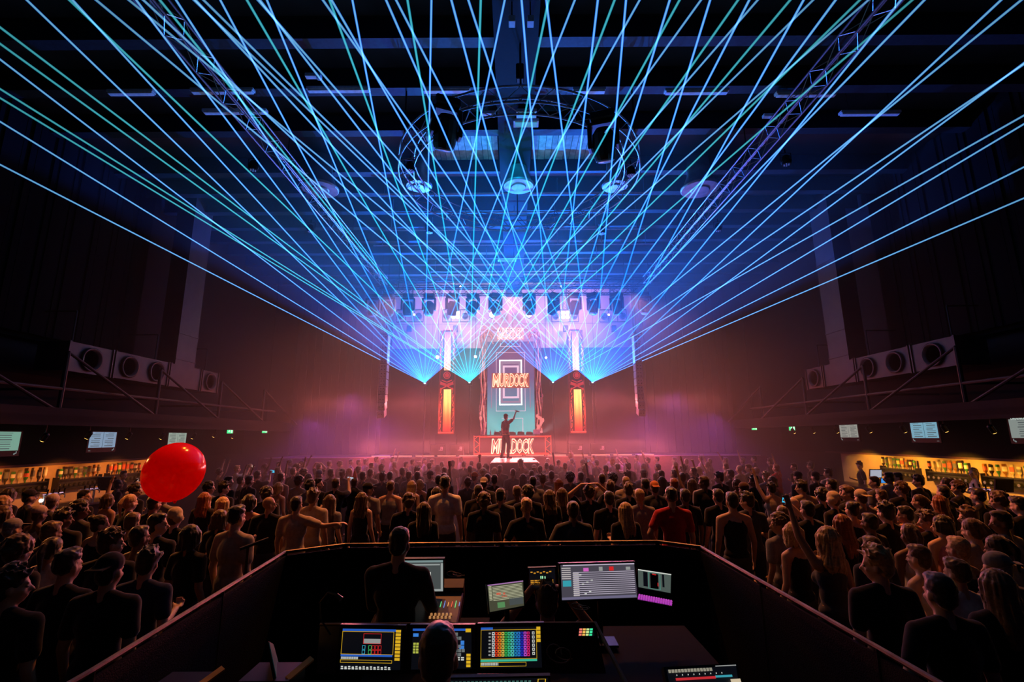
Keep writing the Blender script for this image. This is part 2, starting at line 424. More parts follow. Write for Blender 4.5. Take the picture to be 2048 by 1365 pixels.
# lights on the ring
def par(P, lab, rx=0.0, parent=None, s=1.0):
    t = thing('led_par', lab, 'stage light', P, 0, 'small lamps on the overhead trusses')
    b = NB(); lathe(b, [(.10 * s, -.10 * s), (.115 * s, -.02 * s), (.09 * s, .10 * s), (.05 * s, .14 * s)], 14); obj('housing', b, metal, t)
    b = NB()
    for i in range(7):
        a = i * math.pi / 3; r = .055 * s if i else 0
        lathe(b, [(.018 * s, -.108 * s), (.018 * s, -.10 * s)], 8, (r * math.cos(a), r * math.sin(a), 0))
    obj('lens', b, mat('par_lens', (0.7, 0.75, 0.8), 0.1), t)
    b = NB(); path(b, [(-.13 * s, 0, 0), (-.13 * s, 0, .2 * s), (.13 * s, 0, .2 * s), (.13 * s, 0, 0)], .01, 5); tube(b, (0, 0, .2 * s), (0, 0, .3 * s), .015); obj('yoke', b, metal, t)
    t.rotation_euler = (rx, 0, 0)
    return t
par(at_z(820, 335, 8.95), 'led par lamp under the left side of the ring truss')
par(at_z(1262, 344, 8.95), 'led par lamp under the right side of the ring truss')
par(at_z(507, 333, 8.95), 'led par lamp on the left side truss, high')
par(at_z(1572, 322, 8.95), 'led par lamp on the right side truss, high')
par(at_z(859, 460, 8.9), 'led par lamp under the far left part of the ring truss')
par(at_z(1204, 462, 8.9), 'led par lamp under the far right part of the ring truss')
par(at_z(1436, 456, 8.9), 'led par lamp on the right side truss, low')
par(at_z(621, 458, 8.9), 'led par lamp on the left side truss, low')
def moving_head(P, label, s=1.0, tilt=0.0, pan=0.0, lens=None, group='moving heads hanging from the front truss', cat='moving light'):
    t = thing('moving_head_light', label, cat, P, pan, group)
    b = NB(); box(b, (0, 0, -.06 * s), (.36 * s, .30 * s, .14 * s)); bevel(b, .02 * s); obj('base', b, metal, t)
    b = NB()
    for k in (-1, 1): box(b, (k * .20 * s, 0, -.34 * s), (.06 * s, .16 * s, .42 * s))
    box(b, (0, 0, -.155 * s), (.46 * s, .18 * s, .05 * s)); bevel(b, .015 * s); obj('yoke', b, metal, t)
    b = NB(); lathe(b, [(.10 * s, .20 * s), (.16 * s, .12 * s), (.17 * s, -.05 * s), (.16 * s, -.20 * s), (.135 * s, -.27 * s)], 16)
    h = obj('head', b, metal, t, smooth=False); h.location = (0, 0, -.44 * s); h.rotation_euler = (tilt, 0, 0)
    b = NB(); lathe(b, [(.125 * s, -.275 * s), (.10 * s, -.29 * s), (.04 * s, -.298 * s)], 16)
    l = obj('lens', b, lens or mat('lens_glass', (0.3, 0.35, 0.4), 0.1), h, smooth=True)
    return t
moving_head(at_z(893, 205, 9.0), 'big dark moving head under the ring truss, left of centre', 1.35, R(25), .4, group='moving heads on the ring truss')
moving_head(at_z(1205, 232, 9.0), 'big dark moving head under the ring truss, right of centre', 1.35, R(20), -.3, group='moving heads on the ring truss')
# motor chain in the middle
t = thing('hoist_chain', 'black chain hoist with hanging chain on the central beam', 'hoist', at_z(1040, 168, 9.6))
b = NB(); box(b, (0, 0, .25), (.16, .16, .36)); bevel(b, .02); obj('motor', b, metal, t)
b = NB()
for i in range(22): ell(b, (0, 0, .45 + i * .03), (.012, .008, .02), u=6, v=4)
tube(b, (0, 0, .4), (0, 0, 1.2), .012); obj('chain', b, metal, t)
for (px, lab) in ((1024, 'left'), (1061, 'right')):
    P = at_z(px, 43, 9.9)
    t = thing('ceiling_projector', 'small pale fitting at the top of the ceiling, %s of two' % lab, 'ceiling light', P)
    b = NB(); box(b, (0, 0, 0), (.12, .16, .13)); bevel(b, .01); obj('housing', b, offwhite, t)
    b = NB(); tube(b, (0, 0, .06), (0, 0, .5), .012); obj('bracket', b, metal, t)
# side trusses running along the hall
for s, lab in ((-1, 'left'), (1, 'right')):
    P = at_z(1500 if s > 0 else 565, 330, 9.2)
    t = thing('side_truss', 'straight lighting truss running lengthwise high on the %s side' % lab, 'truss', (P.x, 0, 9.35), 0, 'lengthwise side trusses')
    b = NB(); truss(b, (0, 5.2, 0), (0, 20.3, 0), .30, .022, .01, .42); obj('truss_frame', b, tm, t)
    for y in (6, 11, 16, 20): obj('suspension_chain', tube(NB(), (0, y, .15), (0, y, 1.2), .012), metal, t)
# rows of conduit and light bars between the beams over the stage approach
for i, (y, z) in enumerate([(14.0, 10.15), (15.2, 10.1), (16.4, 10.0), (17.8, 10.0), (19.0, 9.9), (20.6, 9.9), (21.8, 9.9)]):
    b = NB(); w_ = random.uniform(3.5, 6.0)
    tube(b, (-w_, 0, 0), (w_, 0, 0), .03, n=6)
    for q in range(-3, 4): tube(b, (q * w_ / 3.2, 0, 0), (q * w_ / 3.2, 0, .5), .012, n=5)
    o = obj('ceiling_pipe', b, steel, None, loc=(0.1, y, z)); tag(o, 'thin metal pipe hung across the ceiling, %s from the hall' % ['first', 'second', 'third', 'fourth', 'fifth', 'sixth', 'seventh'][i], 'pipe', 'pipes across the ceiling')
# round swirl diffusers with their duct drops
for (px, py, rpx, lab) in ((1037, 372, 31, 'under the centre beam'), (1400, 378, 37, 'right of the ring truss'), (640, 378, 36, 'left of the ring truss'), (838, 372, 26, 'inside the left edge of the ring truss'), (1230, 372, 26, 'inside the right edge of the ring truss')):
    P = at_z(px, py, 9.75); D = (P - C0).dot(ray(1024, 682.5).normalized()); r = rpx / FPX * D
    t = thing('swirl_diffuser', 'round ventilation diffuser on a curved duct drop, ' + lab, 'vent', P, 0, 'round ceiling diffusers')
    b = NB(); lathe(b, [(r, 0), (r * 1.02, .04), (r * .9, .06), (r * .62, .45), (r * .55, 1.0)], 24); obj('duct_drop', b, ductm if 0 else galv, t, smooth=True)
    b = NB(); lathe(b, [(r * .96, -.03), (r * 1.0, -.01), (r * 1.0, .01)], 24); obj('rim', b, galv, t)
    b = NB(); lathe(b, [(r * .45, -.06), (r * .5, -.035), (r * .5, -.03)], 20); obj('core', b, galv, t)
# side galleries: black upper wall, ventilation duct with round nozzles, canopy over the bar
curt = mat('black_drape', (0.004, 0.0035, 0.0045), 0.95, spec=0.1)
for s, lab in ((-1, 'left'), (1, 'right')):
    struct('trim_%d' % n, bx(*sorted((s * 12.1, s * 12.35)), -4, 15.2, 5.1, ZC - .02), curt); n += 1
    # hanging black curtain in front of the wall, ends at the vertical duct
    b = NB(); yy = -3.5
    while yy < 14.5:
        box(b, (s * (11.95 + .03 * math.sin(yy * 9)), yy, 8.0), (.06, .17, 5.6)); yy += .16
    o = obj('curtain', b, curt); tag(o, 'black pleated drape hanging on the upper %s wall behind the duct' % lab, 'curtain', 'upper side wall drapes')
    X = s * 10.75
    t = thing('ventilation_duct', 'rectangular ventilation duct with round jet nozzles high on the %s side above the bar' % lab, 'duct', (X, 0, 4.25), 0, 'side ventilation ducts')
    secs = [(11.5, 12.85, 1), (12.9, 15.0, 2), (15.05, 16.6, 0), (16.65, 17.6, 1)]
    for (ya, yb, k) in secs:
        b = bx(0, s * .75, ya, yb, 0, .72); 
        bmesh.ops.recalc_face_normals(b, faces=b.faces)
        for yj in (ya + .02, yb - .02): box(b, (s * -.01, yj, .36), (.04, .035, .76))
        d = obj('duct_section', b, ductm, t)
        for q in range(k):
            yc = ya + (yb - ya) * (q + .5) / k
            c = NB(); lathe(c, [(.30, 0), (.31, .06), (.27, .07), (.22, -.02), (.16, -.12)], 20, (0, 0, 0), 'X')
            nz = obj('nozzle', c, ductm, d, smooth=True); nz.location = (0 if s > 0 else 0, yc, .36); nz.rotation_euler = (0, 0, math.pi if s > 0 else 0)
    b = bx(0, s * .6, 15.25, 16.2, .72, 7.2)
    bmesh.ops.recalc_face_normals(b, faces=b.faces)
    for z in (.9, 1.75, 4.2): box(b, (s * -.01, 15.72, z), (.03, .99, .04))
    obj('riser', b, ductm, t)
    for y in (12, 14.9, 17.4):
        b = NB(); tube(b, (s * .4, y, .7), (s * .4, y, 1.6), .02); tube(b, (s * .4, y, 1.6), (s * 1.35, y, 1.6), .02); obj('bracket', b, metal, t)
    # canopy
    xf = s * 9.9
    struct('trim_%d' % n, bx(*sorted((xf, s * 12.4)), 2.5, 22.0, 3.0, 3.14), mat('canopy', (0.009, 0.005, 0.005), 0.8, spec=.2)); n += 1
    struct('trim_%d' % n, bx(*sorted((xf, xf + s * .06)), 2.5, 22.0, 2.92, 3.3), mat('canopy', (0.009, 0.005, 0.005), 0.8, spec=.2)); n += 1
    b = NB()
    tube(b, (xf + s * .35, 3, 3.75), (xf + s * .35, 21, 3.75), .04)
    for y in (5, 8, 11, 14, 17, 20):
        tube(b, (xf + s * .35, y, 3.1), (xf + s * .35, y, 4.6), .045)
        tube(b, (xf + s * .35, y, 4.6), (xf + s * .05, y + 2.6, 3.25), .035)
        tube(b, (xf + s * .35, y, 3.75), (s * 12.3, y, 3.75), .03)
    o = obj('canopy_bracing', b, mat('brown_steel', (0.03, 0.016, 0.014), 0.6, 0.2)); tag(o, 'dark steel struts and rail standing on the %s bar canopy' % lab, 'steel frame', 'bar canopy bracing')
# ------------------------------------------------------------------ stage
SZ = 1.75
stagem = mat('stage_floor', (0.03, 0.025, 0.027), 0.35, var=0.3)
struct('trim_%d' % n, bx(-11.2, 11.2, 22.5, 28.0, 0, SZ), stagem); n += 1
b = NB()
for i in range(23): box(b, (-11 + i, 22.47, SZ / 2), (.97, .03, SZ - .06))
o = obj('stage_skirt', b, mat('stage_skirt', (0.16, 0.07, 0.06), 0.8)); tag(o, 'dark panelled skirt along the front edge of the stage', 'stage skirt')
b = bx(-11.2, 11.2, 22.42, 22.52, SZ - .02, SZ + .015); o = obj('stage_edge', b, mat('edge_strip', (0.4, 0.3, 0.3), 0.4, 0.3)); tag(o, 'pale metal edge strip along the stage front', 'edge strip')
for k in range(13):
    t = thing('added_glow_strip', 'slim glow strip added on the stage front edge, %s from the left end' % ['first','second','third','fourth','fifth','sixth','seventh','eighth','ninth','tenth','eleventh','twelfth','last'][k], 'stage light', (-6 + k, 22.62, SZ), 0, 'glow strips added along the stage edge')
    b = NB(); box(b, (0, 0, .05), (.9, .08, .07)); bevel(b, .01); obj('housing', b, metal, t)
    b = NB(); box(b, (0, -.043, .05), (.84, .006, .045)); obj('strip_face', b, glow('glow_strip_pink', (1.0, .25, .18), 1.2, False), t)  # invented strip, added to go with the unseen stage-front lights
# thrust with a light-up floor
t = thing('thrust_platform', 'low runway jutting from the stage into the crowd with glowing dotted floor', 'platform', (0.07, 17.4, 0))
obj('deck', bx(-.86, .86, 0, 5.0, 0, SZ - .03), stagem, t)
obj('crowd_barrier', bx(-1.0, 1.0, -.12, -.05, 0, 1.2), metal, t)
ledm = bpy.data.materials.new('led_floor'); ledm.use_nodes = True; nt = ledm.node_tree; bs = nt.nodes['Principled BSDF']
tc = nt.nodes.new('ShaderNodeTexCoord'); vo = nt.nodes.new('ShaderNodeTexVoronoi'); vo.inputs['Scale'].default_value = 5.5; vo.inputs['Randomness'].default_value = 0
rp = nt.nodes.new('ShaderNodeValToRGB'); rp.color_ramp.elements[0].color = (1, .36, .16, 1); rp.color_ramp.elements[0].position = .12
rp.color_ramp.elements[1].color = (.22, .035, .02, 1); rp.color_ramp.elements[1].position = .4
nt.links.new(tc.outputs['Object'], vo.inputs['Vector']); nt.links.new(vo.outputs['Distance'], rp.inputs['Fac']); nt.links.new(rp.outputs[0], bs.inputs['Emission Color'])
bs.inputs['Emission Strength'].default_value = 1.0; bs.inputs['Base Color'].default_value = (.1, .08, .08, 1); bs.inputs['Roughness'].default_value = .3
b = NB()
for i in range(10):
    for j in range(3): box(b, (-.56 + j * .56, .26 + i * .5, SZ - .015), (.545, .485, .03))
obj('led_tiles', b, ledm, t)
# backdrop cloth in panels
clothm = mat('backdrop_cloth', (0.46, 0.38, 0.42), 0.9, var=0.06, scale=1.5)
t = thing('backdrop', 'pale cloth backdrop panels high behind the stage', 'backdrop', (0.1, 27.6, 0))
for k in range(6):
    for zz, hh, mm in ((9.15, 2.4, clothm), (7.7, 1.43, clothm), (1.8, 5.88, curt)):
        b = NB(); box(b, (-5.9 + k * 2.34, 0, zz + hh / 2), (2.32, .05, hh)); obj('cloth_panel' if mm is clothm else 'shade_panel', b, mm, t)  # black lower panels put the cloth's fading light into colour
obj('batten', tube(NB(), (-7.1, 0, 11.55), (7.1, 0, 11.55), .03), metal, t)
# black side legs masking the wings
for s, lab in ((-1, 'left'), (1, 'right')):
    b = NB(); x = 7.3
    while x < 12.0: box(b, (s * x, 26.6 + .06 * math.sin(x * 14), 6.37), (.24, .08, 9.22)); x += .2
    o = obj('stage_leg_curtain', b, mat('wine_drape', (0.022, 0.014, 0.02), 0.95)); tag(o, 'dark pleated wing curtain on the %s of the stage' % lab, 'curtain', 'wing curtains')
# ---- front truss and moving heads
zt = at_y(1020, 583, 20.5).z
t = thing('front_truss', 'long box truss over the stage front carrying the row of moving heads', 'truss', (0, 20.5, zt))
b = NB(); truss(b, (-5.8, 0, 0), (5.6, 0, 0), .30, .025, .011, .36); obj('truss_frame', b, metal, t)
for x in (-5, -1.7, 1.7, 5):
    b = NB(); tube(b, (x, 0, .2), (x, 0, 2.3), .015); obj('suspension_chain', b, metal, t)
t = thing('upper_truss', 'second box truss just above and behind the row of moving heads', 'truss', (0, 21.6, zt + .75))
b = NB(); truss(b, (-6.2, 0, 0), (6.2, 0, 0), .36, .03, .013, .5); obj('truss_frame', b, metal, t)
names = ['leftmost in the row', 'second from the left', 'third from the left', 'fourth from the left', 'fifth from the left', 'sixth from the left', 'just left of the centre line', 'just right of the centre line', 'fifth from the right', 'fourth from the right', 'third from the right', 'second from the right', 'rightmost in the row']
pxs = [747, 778, 817, 859, 905, 946, 991, 1058, 1107, 1148, 1186, 1232, 1288]
random.seed(11)
for px, lab in zip(pxs, names):
    P = at_y(px, 584, 20.4); P.z = zt - .16
    moving_head(P, 'dark moving head under the front truss, ' + lab, 1.32, R(random.uniform(-25, 35)), random.uniform(-.8, .8))
# ---- rear lamp pods
warmw = glow('lamp_white', (1.0, 0.80, 0.78), 60, False)
for (px, lab) in ((820, 'leftmost of the hanging pods'), (912, 'left pod with bright blinder'), (1130, 'right pod with bright blinder'), (1226, 'rightmost of the hanging pods')):
    P = at_y(px, 632, 26.3)
    t = thing('lamp_pod', 'hanging frame of small moving lights in front of the backdrop, ' + lab, 'lighting frame', P, 0, 'hanging lamp pods')
    b = NB(); 
    for z in (.35, -.35): tube(b, (-.75, 0, z), (.75, 0, z), .03)
    for x in (-.75, -.25, .25, .75): tube(b, (x, 0, -.35), (x, 0, .35), .02)
    obj('frame', b, metal, t)
    b = NB(); truss(b, (0, 0, .35), (0, 0, ZC - P.z), .22, .018, .009, .25, up=(0, 1, 0)); obj('drop_truss', b, metal, t)
    for x in (-.52, .52):
        b = NB(); lathe(b, [(.10, -.16), (.17, -.1), (.18, .1), (.12, .2)], 14, (x, -.12, -.05), 'Y'); obj('lamp_head', b, metal, t)
    b = NB(); box(b, (0, -.05, -.75), (.26, .24, .34)); bevel(b, .02); obj('lower_lamp', b, metal, t)
    if px in (912, 1130):
        b = NB()
        for i in range(2):
            for j in range(2): lathe(b, [(.105, -.02), (.09, -.05), (.03, -.06)], 12, (-.12 + i * .24, -.16, -.12 + j * .24), 'Y')
        obj('blinder_lens', b, warmw, t)
    else:
        b = NB(); lathe(b, [(.045, -.02), (.03, -.04)], 10, (.3 if px < 1000 else -.3, -.3, -.02), 'Y'); obj('lit_lens', b, warmw, t)
for (px, py, Y, r, lab) in ((984, 630, 26.2, .15, 'left of the two brilliant round lamps hanging before the backdrop'), (1058, 630, 26.2, .15, 'right of the two brilliant round lamps hanging before the backdrop'),
        (875, 715, 25.4, .08, 'small brilliant lamp left of the left screen column'), (951, 714, 25.6, .065, 'small bright lamp between left screen column and central screen'),
        (1092, 716, 25.6, .05, 'small dim lamp right of the central screen'), (921, 574, 21.4, .035, 'tiny lit lamp on the upper truss left of centre'), (1122, 574, 21.4, .035, 'tiny lit lamp on the upper truss right of centre')):
    P = at_y(px, py, Y)
    t = thing('blinder_lamp', lab, 'stage light', P)
    b = NB(); lathe(b, [(r * 1.25, -.02), (r * 1.3, .1), (r * .6, .22)], 16, (0, 0, 0), 'Y'); obj('housing', b, metal, t)
    b = NB(); lathe(b, [(r, -.03), (r * .8, -.05), (r * .3, -.06)], 16, (0, 0, 0), 'Y'); obj('lens', b, warmw, t)
    b = NB(); tube(b, (0, .08, r), (0, .08, ZC - P.z), .012); obj('hanger', b, metal, t)
    if r > .06: lamp('blinder_light', 'POINT', P + Vector((0, -.25, 0)), 55 * (r / .15), (1.0, 0.70, 0.75), 0.08)
# ---- screen columns
def grad_mat(name, stops, es, z0, z1, streak=18, axis='Z', var=.35):
    m = bpy.data.materials.new(name); m.use_nodes = True; nt = m.node_tree; b = nt.nodes['Principled BSDF']
    tc = nt.nodes.new('ShaderNodeTexCoord'); sp = nt.nodes.new('ShaderNodeSeparateXYZ'); mr = nt.nodes.new('ShaderNodeMapRange')
    mr.inputs['From Min'].default_value = z0; mr.inputs['From Max'].default_value = z1
    rp = nt.nodes.new('ShaderNodeValToRGB')
    while len(rp.color_ramp.elements) < len(stops): rp.color_ramp.elements.new(.5)
    for e, (p, c) in zip(rp.color_ramp.elements, stops): e.position = p; e.color = (*c, 1)
    nt.links.new(tc.outputs['Object'], sp.inputs[0]); nt.links.new(sp.outputs[axis], mr.inputs['Value']); nt.links.new(mr.outputs[0], rp.inputs['Fac'])
    nz = nt.nodes.new('ShaderNodeTexNoise'); mp = nt.nodes.new('ShaderNodeMapping'); mp.inputs['Scale'].default_value = (streak, 1, .35)
    nt.links.new(tc.outputs['Object'], mp.inputs[0]); nt.links.new(mp.outputs[0], nz.inputs['Vector']); nz.inputs['Scale'].default_value = 1.0
    m2 = nt.nodes.new('ShaderNodeMapRange'); m2.inputs['From Min'].default_value = .35; m2.inputs['From Max'].default_value = .65; m2.inputs['To Min'].default_value = es * (1 - var); m2.inputs['To Max'].default_value = es * (1 + var)
    nt.links.new(nz.outputs['Fac'], m2.inputs['Value']); nt.links.new(m2.outputs[0], b.inputs['Emission Strength'])
    nt.links.new(rp.outputs[0], b.inputs['Emission Color']); b.inputs['Base Color'].default_value = (.02, .02, .02, 1)
    return m
lowm = grad_mat('column_screen_low', [(0, (.35, .0, .0)), (.12, (.8, .01, .005)), (.4, (1, .10, .02)), (.7, (1, .38, .08)), (1, (1, .42, .12))], 2.6, -2.8, -.3, 26)
highm = grad_mat('column_screen_high', [(0, (1, .50, .26)), (.3, (.9, .45, .38)), (.75, (.65, .25, .36)), (.92, (.25, .06, .22)), (1, (.05, .02, .12))], 1.4, .45, 2.7, 26)
redglow = glow('red_ornament', (1.0, 0.07, 0.03), 1.1, False)
pinkglow = glow('pink_ornament', (1.0, 0.45, 0.42), .9, False)
redm = mat('emblem_red', (0.5, 0.04, 0.04), 0.5, 0, (1.0, 0.06, 0.06), .35)
for s, lab in ((-1, 'left'), (1, 'right')):
    P = at_y(893 if s < 0 else 1152, 762, 25.0)
    t = thing('screen_column', '%s tall light-up column with skull-style emblem beside the central screen' % lab, 'led column', P, 0, 'light-up screen columns')
    zt_ = at_y(893, 660, 25.0).z - P.z; zb_ = at_y(893, 868, 25.0).z - P.z
    b = bx(-.13, .25, -.03, .05, zb_ + .12, -.45); obj('lower_screen', b, lowm, t)
    b = bx(-.14, .2, -.03, .05, .55, zt_ - .12); obj('upper_screen', b, highm, t)
    b = NB()
    for x in (-.36, .42): tube(b, (x, .1, zb_), (x, .1, zt_ - .35), .035, n=6); tube(b, (x, -.08, zb_), (x, -.08, zt_ - .35), .02, n=5)
    for z in (zb_, 0): box(b, (.03, .05, z), (.8, .2, .06))
    tube(b, (-.36, .1, zt_ - .35), (-.22, .1, zt_), .03); tube(b, (-.22, .1, zt_), (.28, .1, zt_), .03); tube(b, (.28, .1, zt_), (.42, .1, zt_ - .35), .03)
    b2 = NB(); box(b2, (.03, .25, (zb_ + zt_) / 2), (.86, .06, zt_ - zb_)); obj('back_panel', b2, metal, t)
    obj('column_frame', b, mat('red_painted_steel', (0.35, 0.05, 0.05), 0.4, 0.5), t)
    random.seed(3)
    for sx, m_, za, zbb in ((-.27, redglow, zb_ + .1, -.5), (.35, redglow, zb_ + .1, -.6), (-.28, pinkglow, .6, zt_ - .3), (.34, pinkglow, .5, zt_ - .3)):
        b = NB(); z = za
        while z < zbb:                       # jagged painted outline along the column edges
            h = random.uniform(.07, .2)
            box(b, (sx + random.uniform(-.03, .03), 0, z + h / 2), (random.uniform(.012, .05), .03, h), Euler((0, random.uniform(-.35, .35), 0))); z += h * random.uniform(.75, 1.6)
        obj('edge_ornament', b, m_, t)
    b = NB(); tube(b, (-.36, -.1, zb_ + .05), (.42, -.1, zb_ + .05), .045); obj('foot_light', b, redglow, t)
    # emblem: ring, chevrons and crossed bones on a tapered plate
    b = NB(); 
    vs_ = [(-.2, .5), (.26, .5), (.42, -.45), (-.36, -.45)]
    slab(b, [(x, -.06, z) for x, z in vs_], -.05) ; obj('emblem_plate', b, metal, t)
    b = NB()
    for i in range(16):
        a, c = 2 * math.pi * i / 16, 2 * math.pi * (i + 1) / 16
        tube(b, (.03 + .17 * math.cos(a), -.1, .27 + .17 * math.sin(a)), (.03 + .17 * math.cos(c), -.1, .27 + .17 * math.sin(c)), .022, n=5)
    ell(b, (.03, -.09, .27), (.12, .02, .12), u=12, v=8); tube(b, (-.07, -.12, .30), (.13, -.12, .31), .015, n=5)
    for z in (.0, -.11, -.2):
        tube(b, (-.24 + z * .4, -.1, z + .02), (.03, -.1, z - .09), .03, n=5); tube(b, (.3 - z * .4, -.1, z + .02), (.03, -.1, z - .09), .03, n=5)
    obj('emblem_face', b, redm, t)
    b = NB()
    for q in (-1, 1):
        tube(b, (.03 - q * .3, -.12, -.12), (.03 + q * .3, -.12, -.44), .03, n=6)
        for e in ((-q * .3, -.12), (q * .3, -.44)):
            ell(b, (.03 + e[0], -.12, e[1] + .03), (.045, .03, .04), u=8, v=6); ell(b, (.03 + e[0], -.12, e[1] - .03), (.045, .03, .04), u=8, v=6)
    obj('crossed_bones', b, redm, t)
    obj('plinth', bx(-.5, .55, -.1, .5, SZ - P.z + .01, zb_ - .03), blk, t)
    lamp('column_glow', 'POINT', P + Vector((0.03, -.4, -1.6)), 55, (1.0, .16, .05), .3)
    lamp('column_glow', 'POINT', P + Vector((0.03, -.4, 1.6)), 30, (1.0, .40, .40), .3)
# ---- central screen with portal
Yc = 25.6
TL, BR = at_y(975, 684, Yc), at_y(1070, 868, Yc)
cx = (TL.x + BR.x) / 2; W2 = (BR.x - TL.x) / 2; zt_, zb_ = TL.z, BR.z
t = thing('central_screen', 'tall central video screen with white neon rectangles and name lettering', 'video screen', (cx, Yc, 0))
zm = lambda py: at_y(1022, py, Yc - .1).z
xm = lambda px: at_y(px, 770, Yc - .1).x - cx
scrm = grad_mat('screen_picture', [(0, (.02, .50, .52)), (.18, (.02, .46, .50)), (.36, (.05, .22, .36)), (.6, (.10, .08, .22)), (.85, (.16, .07, .20)), (1, (.09, .05, .18))], 1.15, zb_, zt_, .5, var=.08)
obj('screen_panel', bx(-W2, W2, 0, .1, SZ + .05, zt_), scrm, t)
nw = glow('neon_white', (1.0, 0.85, 0.92), 3.5, False); ns_ = glow('neon_soft', (0.75, 0.50, 0.66), 1.3, False); nf = glow('neon_faint', (0.35, 0.25, 0.40), .9, False)
def rect(x0, x1, z0, z1, wd, m_, nm='neon_line', y=-.03, sides='LRTB'):
    for k, (a, c) in {'L': ((x0, z0), (x0, z1)), 'R': ((x1, z0), (x1, z1)), 'T': ((x0, z1), (x1, z1)), 'B': ((x0, z0), (x1, z0))}.items():
        if k in sides:
            b = NB(); box(b, ((a[0] + c[0]) / 2, y, (a[1] + c[1]) / 2), (abs(c[0] - a[0]) + wd, .02, abs(c[1] - a[1]) + wd)); obj(nm, b, m_, t)
rect(xm(992.5), xm(1050), zm(822.5), zm(705), .025, ns_)
rect(xm(999.5), xm(1043), zm(809.5), zm(721), .065, nw)
rect(xm(1003.5), xm(1039.5), zm(804), zm(726), .10, nf, y=-.012)
rect(xm(1007.5), xm(1036), zm(795), zm(733), .10, ns_, y=-.015)
rect(xm(1001), xm(1041), zm(693), zm(686), .03, ns_, sides='LRB')
rect(xm(1004), xm(1045), zm(866), zm(837), .025, ns_, sides='TR')
rect(xm(983), xm(1060), zm(815), zm(775), .05, nf, y=-.008, sides='LR')
def sign(parent, cx_, cz, wd, ht, y, fill, outl, deep=True, mirror=False, prefix='letter'):
    s = 'MURDOCK'; k = len(s); cw = wd / k
    wts = [1.42, .95, .98, .95, .93, .90, .98]; acc = 0
    for i, ch in enumerate(s):
        cw = wd * wts[i] / sum(wts); xc = cx_ - wd / 2 + acc + cw / 2; acc += cw
        for nm, off, m_, yy, ex in ((prefix + '_outline', .05, outl, 0, .02), (prefix, .0, fill, -.03, .02)):
            me = text_mesh(ch, 1.0, 1.0, .12, off, ex / 2, 2)
            xs = [v.co.x for v in me.vertices]; ys = [v.co.y for v in me.vertices]
            w0, h0 = max(xs) - min(xs), max(ys) - min(ys); mx, my = (max(xs) + min(xs)) / 2, (max(ys) + min(ys)) / 2
            gx = cw * (1.04 if off else .78); gy = ht * (1.0 if off else .86)
            me.transform(Matrix.Rotation(R(90), 4, 'X') @ Matrix.Diagonal((gx / w0, gy / h0, 1, 1)) @ Matrix.Translation((-mx, -my, 0)))
            if mirror: me.transform(Matrix.Diagonal((1, 1, -1, 1)))
            obj(nm, me, m_, parent, loc=(xc, y + yy, cz))
lit_o = glow('letter_outline', (1.0, 0.58, 0.38), 2.2, False); lit_r = glow('letter_red', (0.9, 0.03, 0.03), 1.1, False); lit_or = glow('letter_orange', (0.95, .10, .03), 1.3, False)
sign(t, (xm(985) + xm(1057)) / 2, zm(761), xm(1057) - xm(985), zm(748) - zm(775), -.12, lit_or, lit_o)
b = NB(); box(b, ((xm(985) + xm(1057)) / 2, -.06, zm(761.5)), (xm(1059) - xm(983), .02, zm(746) - zm(776))); obj('sign_back', b, glow('sign_back', (.8, .12, .08), .55, False), t)
# portal ornaments: twisted columns and top sign
pm = mat('portal_bone', (0.62, 0.26, 0.26), 0.6, 0, var=.3); pml = glow('portal_lit', (1.0, 0.26, 0.24), .9, False)  # portal_lit: lit copy of the frame material, light put in as glow
t = thing('portal_frame', 'ornate frame of twisted columns and claw-like tubes around the central screen', 'stage set', (cx, Yc - .25, 0))
random.seed(5)
zT = at_y(1022, 664, Yc).z
for s in (-1, 1):
    for k in range(5):
        b = NB(); x0 = s * (W2 + .06 + .07 * k); pts = []
        z = SZ + .1; ph = random.uniform(0, 6)
        while z < zT: pts.append((x0 + .04 * math.sin(z * 3 + ph), -.05 + .05 * math.cos(z * 2.2 + ph), z)); z += .3
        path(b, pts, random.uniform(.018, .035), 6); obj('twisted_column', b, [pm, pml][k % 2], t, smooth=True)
    for k in range(9):
        b = NB(); z = random.uniform(SZ + .8, zT - .4)
        for q in range(3): ell(b, (s * (W2 + random.uniform(.05, .4)), -.1, z + q * .13), (random.uniform(.03, .08), .05, random.uniform(.06, .12)), u=8, v=6)
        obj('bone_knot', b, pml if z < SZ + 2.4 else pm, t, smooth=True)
    for k in range(6):       # claw tubes reaching from the column head to the sign
        b = NB(); pts = []
        for q in range(7):
            u = q / 6; pts.append((s * (W2 + .2 - u * (W2 - .72)), -.1, zT - .55 + .16 * k * (1 - u * .5) + .22 * math.sin(u * 3.1) - .12 * k * u * (k > 3)))
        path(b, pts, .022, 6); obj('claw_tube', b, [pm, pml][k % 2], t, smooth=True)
b = NB(); tube(b, (-W2 - .42, 0, zT + .05), (W2 + .45, 0, zT + .05), .03); obj('top_bar', b, pm, t)
b = NB(); box(b, (0, -.04, at_y(1022, 670, Yc).z), (1.42, .05, .66)); obj('top_sign_back', b, glow('top_sign', (.9, .30, .24), 1.3, False), t)
sign(t, 0, at_y(1022, 670, Yc).z, 1.34, .56, -.12, glow('top_letter', (.40, .12, .2), .4, False), glow('top_letter_outline', (1, .5, .42), 2.2, False), prefix='top_letter')
